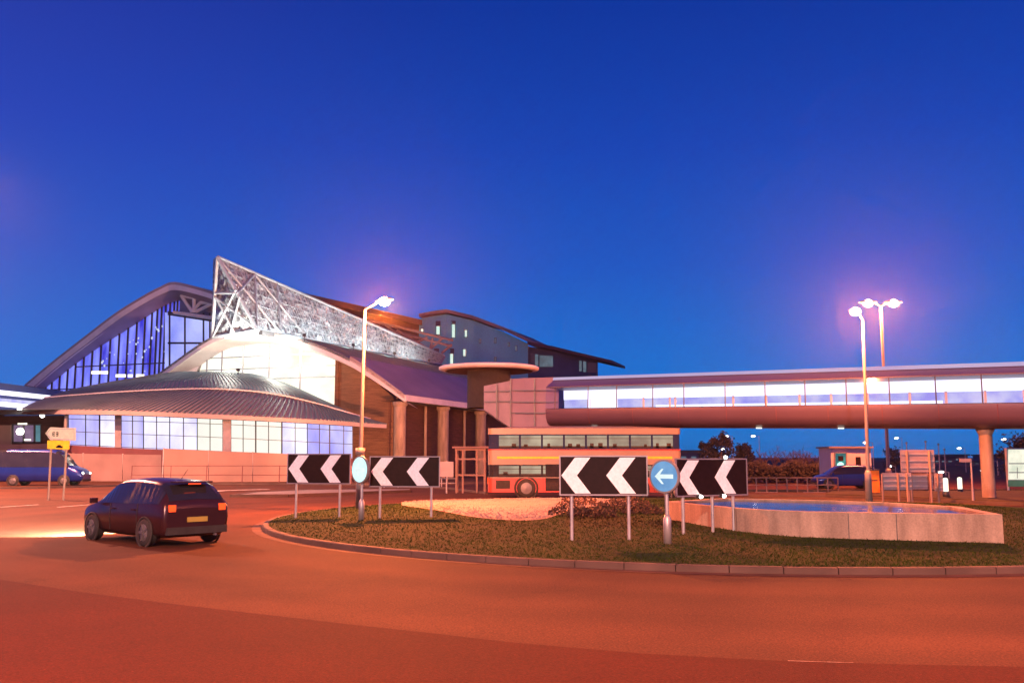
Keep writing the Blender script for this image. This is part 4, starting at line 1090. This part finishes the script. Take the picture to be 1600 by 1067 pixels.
# dark hatchback rounding the island towards the left, lamps lit
ang = math.atan2(.66,-.75)
vehicle('car','dark maroon hatchback with lit lamps rounding the near side of the roundabout','car',(-8.7,22.8,.004),ang,HATCH,'cardark',[(2,4),(4,6),(6,8)],(6,8),(1,3),(-1.28,1.32),.31,(1.93,.58,.62),(-2.03,.62,.86,.15),True,'moving cars with lit lamps',11000)
SMALL = [tuple([s[0]*.95]+list(s[1:])) for s in HATCH]
c2 = G(1107,788,0); 
vehicle('car','silver car with lit headlights coming towards the camera behind the right chevron board','car',(c2.x-.2,44,.004),math.radians(-92),SMALL,'carsilver',[(2,4),(4,6),(6,8)],(6,8),(1,3),(-1.22,1.25),.31,(1.86,.60,.62),(-1.88,.66,.86,.2),True,'moving cars with lit lamps')
VAN = [(-2.9,.45,1.25,2.2,.93,.84),(-2.8,.32,1.3,2.46,.97,.84),(-2.3,.30,1.3,2.52,.98,.85),(-1.4,.30,1.3,2.52,.98,.85),(-.5,.30,1.3,2.52,.98,.85),(.5,.30,1.3,2.5,.98,.85),(1.05,.30,1.3,2.42,.98,.84),(1.55,.30,1.28,1.98,.97,.82),(1.98,.30,1.22,1.40,.96,.84),(2.5,.30,1.12,1.2,.93,.8),(2.85,.34,.92,1.0,.86,.7),(2.95,.42,.7,.78,.8,.6)]
v0 = G(66,757,0)
vehicle('van','blue minibus with long side windows driving right along the far road','van',(W(68,757,66.5).x,66.5,.004),math.radians(4),VAN,'carblue',[(1,3),(3,5),(5,8)],(6,8),(0,2),(-1.7,1.75),.36,(2.86,.66,.86),(-2.9,.85,1.1,.3),True,'moving cars with lit lamps',900)
v1 = W(1338,760,58)
vehicle('car','small parked blue car in front of the white kiosk','car',(v1.x,60,.004),math.radians(178),SMALL,'carblue',[(2,4),(4,6),(6,8)],(6,8),(1,3),(-1.22,1.25),.31,(1.86,.60,.62),(-1.88,.66,.86,.2),False)

# double decker bus
def bus(px0, px1, y):
    a = W(px0,772,y); b = W(px1,772,y); Lb = b.x-a.x; Hb = 3.55; wd = 2.4
    t = thing('bus','red and cream double decker bus with lit windows behind the widest chevron board','bus',((a.x+b.x)/2,y+wd/2,.004),0)
    x0, x1 = -Lb/2, Lb/2
    def shell(z0,z1,m,nm,inset=0):
        rr = .22; pts = []
        for cx,cy,a0 in ((x1-rr,wd/2-rr,0),(x0+rr,wd/2-rr,PI/2),(x0+rr,-wd/2+rr,PI),(x1-rr,-wd/2+rr,1.5*PI)):
            for k in range(6): an = a0+PI/2*k/5; pts.append((cx+(rr)*math.cos(an)*(1-inset),cy+rr*math.sin(an)*(1-inset)))
        pts = [(x-inset*math.copysign(1,x),yy-inset*math.copysign(1,yy)) for x,yy in pts]
        mb = MB(); mb.prism([Vector((x,yy,z0)) for x,yy in pts],(0,0,z1-z0)); return mb.build(nm, M[m], t, True)
    shell(.28,.98,'bus_red','lower_body'); shell(.98,1.02,'bus_cream','waistband',-.012); shell(1.02,1.62,'glassdark','window_band',.03)
    shell(1.62,2.32,'bus_cream','middle_body'); shell(2.32,2.38,'bus_red','waistband',-.012); shell(2.38,3.12,'glassdark','window_band',.03); shell(3.12,3.42,'bus_cream','upper_body')
    mb = MB(); rr = [[Vector((lerp(x0+.1,x1-.1,i/12),lerp(-wd/2+.1,wd/2-.1,j/8),3.42+.13*math.sin(PI*j/8)**.5*min(1,4*min(i/12,1-i/12)+.0)**.5 if 0<j<8 else 3.42)) for i in range(13)] for j in range(9)]
    mb.grid(rr); mb.build('roof', M['bus_cream'], t, True)
    nW = 8; rb = random.Random(17)
    for (z0,z1) in ((1.08,1.57),(2.44,3.06)):
        for k in range(nW):
            xa = lerp(x0+.5,x1-.35,k/nW)+.05; xb = lerp(x0+.5,x1-.35,(k+1)/nW)-.05
            wn = MB().poly((xa,-wd/2+.022,z0),(xb,-wd/2+.022,z0),(xb,-wd/2+.022,z1),(xa,-wd/2+.022,z1)).build('window', M['g_bus'], t, True)
            sm_ = MB(); sm_.box(((xa+xb)/2,-wd/2+.012,z0+.05),(xb-xa,.012,.10))
            for q in (.28,.74):
                if rb.random() < .6: sm_.box((lerp(xa,xb,q+rb.uniform(-.08,.08)),-wd/2+.012,z0+.12),(rb.uniform(.12,.22),.012,rb.uniform(.10,.28)))
            sm_.build('seat_back', M['rubber'], wn, True)
            fr = MB(); fr.box(((xa+xb)/2,-wd/2+.006,z1-.15),(xb-xa,.012,.025)); fr.build('vent_bar', M['rubber'], wn, True)
    for x in (x0+1.9,x1-2.2):
        for sg in (-1,1):
            w_ = MB(); w_.lathe([(.28,-.13),(.44,-.13),(.48,-.08),(.48,.08),(.44,.13),(.28,.13)],(x,sg*(wd/2-.1),.48),26,'y'); wh = w_.build('wheel', M['rubber'], t, True)
            MB().lathe([(.001,.14*sg),(.28,.11*sg)],(x,sg*(wd/2-.1),.48),20,'y').build('rim', M['rim'], wh, True)
            ar = MB(); ar.lathe([(.5,.0),(.5,.112*sg),(.6,.112*sg),(.6,.0)],(x,sg*(wd/2-.1),.48),26,'y'); ar.build('wheel_arch', M['rubber'], t, True)
    for sg in (-1,1):
        MB().ball((x1-.02,sg*.85,.62),.13,10,8).build('headlight', M['g_head'], t, True)
        MB().box((x0-.0,sg*.95,.85),(.05,.2,.3)).build('tail_light', M['g_tail'], t, True)
        MB().box((x1-.1,sg*(wd/2+.12),1.7),(.12,.2,.35)).build('mirror', M['rubber'], t, True)
    for k in range(1,7):
        x = lerp(x0,x1,k/7); MB().box((x,-wd/2-.002,.63),(.012,.006,.66)).build('panel_seam', M['rubber'], t, True)
    MB().box((x0+.75,-wd/2-.003,.66),(.7,.008,.4)).build('engine_grille', M['rubber'], t, True)
    MB().box((0,-wd/2-.004,1.97),(Lb-.9,.008,.12)).build('livery_stripe', M['yellow'], t, True)
    mb = MB(); mb.box((x0+3.4,-wd/2-.004,1.0),(1.1,.02,1.3)); mb.build('door', M['glassdark'], t, True)
bus(762,1066,46.2)

# ------------------------------------------------------------------ left direction sign
sd = 44.0; sb_ = W(88,762,sd); sb_.z = 0
DS = thing('direction_sign','pale arrow shaped direction sign over a yellow plate on two posts, at far left','road sign',sb_)
def sl_(x,y,dy=0): p = W(x,y,sd)-sb_; p.y = dy; return p
mb = MB(); mb.prism([sl_(71,677),sl_(78,667.5),sl_(118,668.5),sl_(118,688.5),sl_(78,687)],(0,.04,0)); mb.build('arrow_plate', M['signcream'], DS, True)
mb = MB()
for a,b in (((73,677),(79,670)),((73,677),(79,685)),((79,669.5),(116,670.5)),((116,670.5),(116,687)),((79,685.5),(116,687))): mb.bar(sl_(*a,dy=-.006),sl_(*b,dy=-.006),.012,.035)
mb.build('border', M['soffit'], DS, True)
mb = MB()
def stroke(a,b,w=.045): mb.bar(sl_(*a,dy=-.006),sl_(*b,dy=-.006),.012,w)
for dx in (0,5.2):
    stroke((82.5+dx,675.5),(86+dx,675.5)); stroke((82.5+dx,678),(85.5+dx,678)); stroke((82.5+dx,680.5),(86+dx,680.5))
stroke((82.6,675.2),(82.6,680.8)); stroke((91,675.2),(91,680.8))
mb.build('lettering', M['black'], DS, True)
mb = MB(); mb.prism([sl_(74,687.8),sl_(109,688.5),sl_(108,702),(sl_(73.5,701))],(0,.04,0)); mb.build('yellow_plate', M['yellow'], DS, True)
mb = MB(); stroke((88,698),(98,698.3),.09); stroke((90,696),(95,696.2),.06); mb.build('lettering', M['black'], DS, True)
for (xt,xb) in ((80,75.5),(104.5,99)):
    a = sl_(xb,762,.07); a.z = 0; b = sl_(xt,672,.07); MB().tube(a,b,.05,None,10).build('post', M['hoard'], DS, True)

# ------------------------------------------------------------------ right background: signs, kiosk, bollards, lightbox
def back_sign(label, xa, xb, ya, yb, d, posts, ybase=785, m='signback', grp='road signs seen from behind on the verge'):
    c = W((xa+xb)/2, ybase, d); base = Vector((c.x,d,.0))
    t = thing('road_sign', label, 'road sign', base, 0, grp)
    a = W(xa,ya,d)-base; b = W(xb,yb,d)-base
    MB().box(((a.x+b.x)/2,0,(a.z+b.z)/2),(b.x-a.x,.04,a.z-b.z)).build('panel', M[m], t, True)
    for f in (.2,.5,.8): MB().box(((a.x+b.x)/2,-.035,lerp(b.z,a.z,f)),(b.x-a.x-.04,.03,.05)).build('stiffener', M['galv'], t, True)
    for px in posts:
        x = W(px,ybase,d).x-base.x; MB().tube((x,-.07,0),(x,-.07,a.z-.03),.045,None,8).build('post', M['hoard'], t, True)
back_sign('large grey sign back, tallest of the cluster right of the front street lamp',1406,1461,702.5,737.5,40,(1420,1455))
back_sign('grey sign back below the tallest one, between its posts',1424,1458,739,764,40.6,(1424.5,1453))
back_sign('wide low grey sign back nearest the front street lamp',1378,1425,738.5,765,39.4,(1379,1404,1418))
back_sign('narrow grey sign back at the right edge of the cluster',1459,1474,739,767,41,(1466,))
ks = W(1332,765,66); KX = thing('kiosk','white cabin with a green lit window behind the front street lamp','cabin',(ks.x,66,0))
a = W(1300,700,66); b = W(1366,770,66)
MB().box((0,1.3,a.z/2),(b.x-a.x,2.6,a.z)).build('wall', M['kiosk'], KX, True)
MB().box((0,1.3,a.z+.06),(b.x-a.x+.3,2.9,.12)).build('roof', M['white_steel'], KX, True)
def kp(x,y): p = W(x,y,66); return Vector((p.x-ks.x,-.02,p.z))
wn = MB().poly(kp(1304,707),kp(1322,707),kp(1322,732),kp(1304,732)).build('window', M['g_kiosk'], KX, True)
mb = MB(); mb.ball(kp(1312.5,727)+Vector((0,-.1,0)),.24,12,8); mb.build('green_lamp', M['g_green'], KX, True)
mb = MB(); mb.box(kp(1313,716)+Vector((0,-.06,0)),(.34,.1,.34)); mb.build('lamp_hood', M['black'], KX, True)
MB().box(kp(1341,722)+Vector((0,0,0)),(.35,.05,.75)).build('side_window', M['black'], KX, True)
fr = MB()
for x in (1304,1322): fr.bar(kp(x,707)+Vector((0,-.03,0)),kp(x,732)+Vector((0,-.03,0)),.06,.06)
for y in (707,732): fr.bar(kp(1304,y)+Vector((0,-.03,0)),kp(1322,y)+Vector((0,-.03,0)),.06,.06)
fr.build('frame', M['white_steel'], wn, True)
ob = W(1368,768,50); OB = thing('grit_bin','upright orange cabinet beside the front street lamp','cabinet',(ob.x,50,0))
hh = W(1368,735,50).z; MB().box((0,.3,hh/2),(.52,.5,hh)).build('body', M['orange'], OB, True); MB().box((0,.3,hh+.03),(.58,.56,.06)).build('lid', M['dark_steel'], OB, True); MB().box((0,.04,hh*.6),(.3,.03,.06)).build('handle', M['dark_steel'], OB, True)
bn = None
for i,(x,y,lbl) in enumerate(((1478,767,'lit white bollard just right of the grey sign backs'),(1500,761,'lit white bollard farther away toward the bridge pillar'))):
    d = (45,52)[i]; p = Vector((W(x,y,d).x,d,0.12 if i==0 else .0))
    if bn is None:
        t = thing('bollard', lbl, 'bollard', p, 0, 'internally lit bollards under the footbridge'); bn = t
        MB().lathe([(.001,0),(.16,0),(.15,.25),(.001,.25)],(0,0,0),14).build('base', M['dark_steel'], t, True)
        MB().lathe([(.10,.25),(.12,.27),(.12,.82),(.09,.88),(.001,.9)],(0,0,0),14).build('lit_body', M['g_bollard'], t, True)
    else:
        t = copy_tree(bn); t.location = p; t['label'] = lbl
px_ = W(1590,765,55); PB = thing('advertising_lightbox','bright white advertising lightbox at the right edge beyond the bridge pillar','lightbox',(px_.x,55,0))
def pp(x,y,dy=0): p = W(x,y,55); return Vector((p.x-px_.x,dy,p.z))
a, b = pp(1573,700), pp(1625,770); MB().box(((a.x+b.x)/2,.15,(a.z)/2+.2),(b.x-a.x,.25,a.z-.4)).build('case', M['galv'], PB, True)
MB().poly(pp(1575,702,-.02),pp(1622,702,-.02),pp(1622,749,-.02),pp(1575,749,-.02)).build('poster', M['g_poster'], PB, True)
MB().poly(pp(1575,750,-.02),pp(1622,750,-.02),pp(1622,760,-.02),pp(1575,760,-.02)).build('lower_panel', M['g_post2'], PB, True)
mb = MB()
for (xa,ya,xb,yb) in ((1576,724,1620,724),(1576,738,1620,738),(1589,730,1589,747)): MB().bar(pp(xa,ya,-.03),pp(xb,yb,-.03),.02,.05).build('poster_divider', M['signback'], PB, True)
for x in (1578,1618): q = pp(x,770); MB().tube((q.x,.15,0),(q.x,.15,.6),.07,None,8).build('post', M['galv'], PB, True)
bs = W(1588,744,43); 

# signal/small pole under the bridge
def pole_lamp(px, py_top, py_base, d, label, head=True, r=.05, name='lamp_post', grp='slim poles and lamps beyond the footbridge'):
    a = W(px,py_base,d); t = thing(name, label, 'lamp post', (a.x,d,0), 0, grp)
    h = W(px,py_top,d).z
    MB().tube((0,0,0),(0,0,h),r*1.2,r*.7,8).build('pole', M['signback'], t, True)
    if head:
        MB().tube((0,0,h-.05),(-.5,0,h+.02),.03,.03,6).build('arm', M['signback'], t, True)
        ln = MB().box((-.75,0,h+.06),(.7,.24,.1)).build('lantern', M['galv'], t, True)
        MB().ball((-.75,0,h-.02),.26,10,6,.45).build('lens', M['g_white'], ln, True)
    return t
for x,yt,d,lbl in ((1188,681,120,'slim lamp post with white lantern above the left bare trees'),(1412,684,130,'slim lamp post with a broad white lantern right of the front street lamp'),
                   (1582,686,110,'slim lamp post with a white lantern right of the bridge pillar'),(1146,681,120,'slim lamp post with white lantern before the dark evergreens'),
                   (1366,691,100,'slim lamp post with a white lantern touching the front street lamp pole'),(1168,697,115,'slim lamp post with low white lantern left of the bare trees'),(1560,720,100,'short lamp post with white lantern just right of the bridge pillar'),
                   (1483,737,90,'short lamp post with white lantern above the first lit bollard'),(1281,732,95,'short lamp post with white lantern at the right end of the bare trees'),(1259,725,140,'small far lamp post with dim white lantern behind the bare trees'),(1139,701,118,'lamp post with white lantern low in front of the rounded evergreen'),(1207,726,135,'dim far lamp post at the left end of the bare trees'),(1311,722,125,'far lamp post with white lantern rising just left of the white cabin'),(1400,728,115,'far lamp post with white lantern between the front street lamp and sign backs'),(1510,700,125,'tall far lamp post with white lantern above the dark skyline blocks'),(1545,735,120,'small far lamp post with white lantern left of the bridge pillar')):
    pole_lamp(x,yt,745,d,lbl)
for x,yt,d,lbl in ((1419,692,95,'bare flagpole rising behind the tallest grey sign back'),(1449,690,95,'bare flagpole with a pale tip at the right of the tallest sign back'),(1469,694,100,'bare flagpole right of the sign backs'),(1478,702,105,'shorter bare flagpole between sign backs and dark building')):
    t = pole_lamp(x,yt,745,d,lbl,False,.07,'flagpole','bare flagpoles beyond the footbridge')
    t['category'] = 'flagpole'; h = W(x,yt,d).z; MB().ball((0,0,h),.13,8,6).build('finial', M['white_steel'], t, True)
sp_ = pole_lamp(1521,717,785,42,'signpost with a small box head left of the bridge pillar',False,.05,'signpost','slim poles and lamps beyond the footbridge')
MB().box((-.25,0,W(1521,719,42).z),(.5,.12,.16)).build('head', M['signback'], sp_, True)
# distant buildings on the skyline
for xa,xb,yt,d,lbl in ((1456,1492,716,210,'dark low office block beyond the first lit bollard'),(1490,1512,712,230,'dark narrow tower block between flagpoles and bridge pillar'),(1510,1542,722,220,'dark low hangar just left of the bridge pillar'),(1040,1096,706,200,'dark shed behind the bus tail'),(1556,1640,712,240,'dark wide block behind the advertising lightbox')):
    a = W(xa,yt,d); b = W(xb,yt,d)
    t = thing('distant_building', lbl, 'building', ((a.x+b.x)/2,d,0), 0, 'dark distant buildings on the skyline')
    MB().box((0,6,a.z/2),(b.x-a.x,12,a.z)).build('wall', M['hoteldark'], t, True); MB().box((0,6,a.z+.2),(b.x-a.x+.8,12.8,.4)).build('roof', M['dark_steel'], t, True)
    for k in range(3):
        MB().box(((k-1)*(b.x-a.x)*.28,-.02,a.z*.62),((b.x-a.x)*.14,.08,a.z*.16)).build('window', M['g_dim'], t, True)

# ------------------------------------------------------------------ trees
def leafy_tree(px, d, ytop, wpx, label, seed, n=2600, m='leaf'):
    rnd = random.Random(seed); b = W(px,745,d); h = W(px,ytop,d).z; R = wpx*d/F/2
    t = thing('evergreen_tree', label, 'tree', (b.x,d,0), 0, 'dark evergreen trees beyond the footbridge')
    tr = MB().tube((0,0,0),(0,0,h*.8),.02*h+.08,.04,9)
    cl = []
    for i in range(26):
        z = h*rnd.uniform(.22,.93); f = math.sin(PI*min(1,(z/h-.1)/.95))**.6
        a = rnd.uniform(0,2*PI); rr = R*f*rnd.uniform(.25,.85); c = Vector((rr*math.cos(a),rr*math.sin(a),z)); cl.append((c,R*rnd.uniform(.22,.42)))
        tr.tube((0,0,max(.3,z-rr*.6)),c,.05,.015,5)
    tr.build('trunk', M['bark'], t, True)
    mb = MB(); V = []; Fs = []
    for i in range(n):
        c, r = rnd.choice(cl); q = c+Vector((rnd.gauss(0,.5),rnd.gauss(0,.5),rnd.gauss(0,.45)))*r
        if q.z < .3: continue
        s = rnd.uniform(.09,.2); u = Vector((rnd.gauss(0,1),rnd.gauss(0,1),rnd.gauss(0,1))).normalized(); v = u.orthogonal().normalized()
        o = len(V); V += [q-u*s,q+v*s*.6,q+u*s,q-v*s*.6]; Fs.append((o,o+1,o+2,o+3))
    mb.add(V,Fs); mb.build('crown', M[m], t, True)
leafy_tree(1128,88,676,44,'dark rounded evergreen tree rising behind the right chevron board',1)
leafy_tree(1164,95,694,34,'dark evergreen tree between the chevron board and the bare trees',2)
leafy_tree(1103,100,688,26,'slim dark evergreen tree just right of the bus tail',3,1500)
leafy_tree(1598,85,678,70,'dark evergreen tree right of the bridge pillar above the lightbox',4,3000)
leafy_tree(1395,140,700,40,'dark evergreen tree between the front street lamp and the tallest sign back',5,1600)
def bare_tree(px, d, ytop, label, seed, spread=.5):
    rnd = random.Random(seed); b = W(px,745,d); h = W(px,ytop,d).z
    t = thing('bare_tree', label, 'tree', (b.x,d,0), 0, 'bare winter trees beyond the footbridge')
    tr = MB(); cr = MB()
    def grow(p, dr, ln, r, lev):
        q = p+dr*ln; (tr if lev == 0 else cr).tube(p,q,r,r*.62,6 if lev<2 else 4,True,False)
        if lev >= 4: return
        for k in range(3 if lev else 5):
            nd = (dr+Vector((rnd.gauss(0,spread),rnd.gauss(0,spread),rnd.uniform(-.05,.35)))).normalized()
            grow(lerp(p,q,rnd.uniform(.5,1.0)), nd, ln*rnd.uniform(.55,.8), r*.58, lev+1)
    grow(Vector((0,0,-.05)),Vector((rnd.uniform(-.06,.06),0,1)).normalized(),h*.36,.012*h+.05,0)
    tr.build('trunk', M['bark'], t, True); cr.build('crown', M['bark'], t, True)
for i,(x,yt,d) in enumerate(((1193,690,80),(1212,684,86),(1231,692,82),(1248,688,88),(1264,694,80),(1279,690,84),(1291,704,78))):
    bare_tree(x,d,yt,['leftmost bare tree, beside the dark evergreens','second bare tree from the left, the tallest of the row','third bare tree from the left behind the orange railing','middle bare tree of the row behind the orange railing','third bare tree from the right, before the blue sky','second bare tree from the right, near the white cabin','rightmost and lowest bare tree, beside the white cabin'][i],30+i)
# hedge mass beneath the trees
hg = MB(); rnd = random.Random(77); V=[];Fs=[]
for i in range(9000):
    x = rnd.uniform(1110,1300); d = rnd.uniform(72,76); p = W(x,745,d); z = rnd.random()**.7*W(x,738+4*math.sin(x*.11)+3*math.sin(x*.043),d).z*1.0
    q = Vector((p.x,d,max(.05,z+.9*rnd.random()))); s = rnd.uniform(.08,.17); u = Vector((rnd.gauss(0,1),rnd.gauss(0,1),rnd.gauss(0,1))).normalized(); v = u.orthogonal().normalized()
    o = len(V); V += [q-u*s,q+v*s*.6,q+u*s,q-v*s*.6]; Fs.append((o,o+1,o+2,o+3))
hg.add(V,Fs); tag(hg.build('hedge', M['leaf']),'dense dark hedge running below the bare trees behind the orange railing','hedge')
# added ground floodlight, hidden by a board, to brighten the brick end and columns
FLG = thing('floodlight','added low orange floodlight hidden on the forecourt behind the second chevron board','floodlight',(-8.0,66,0))
MB().box((0,0,.12),(.5,.4,.24)).build('stand', M['dark_steel'], FLG, True); MB().box((0,.05,.36),(.6,.3,.24)).build('housing', M['dark_steel'], FLG, True)
MB().box((0,.21,.38),(.5,.02,.18)).build('lens', M['g_lamp'], FLG, True)
point('flood_light', (0,.35,.5), 52000, PINK, .2, FLG, 120, (.03,1,.30))

# thin air volume added to give the lamps halos, standing for lens bloom
def halo_haze(density):
    m, nt, N, L = _nt('halo_haze_air'); N.remove(N['Principled BSDF']); v = N.new('ShaderNodeVolumePrincipled')
    v.inputs['Color'].default_value = (.9,.9,.95,1); v.inputs['Density'].default_value = density; v.inputs['Anisotropy'].default_value = .84
    L.new(v.outputs[0], N['Material Output'].inputs['Volume'])
    mb = MB(); mb.box((0,1300,16),(3100,3500,34)); o = tag(mb.build('halo_haze', m), kind='stuff')
    return o
HAZE = .00014
if HAZE: halo_haze(HAZE)
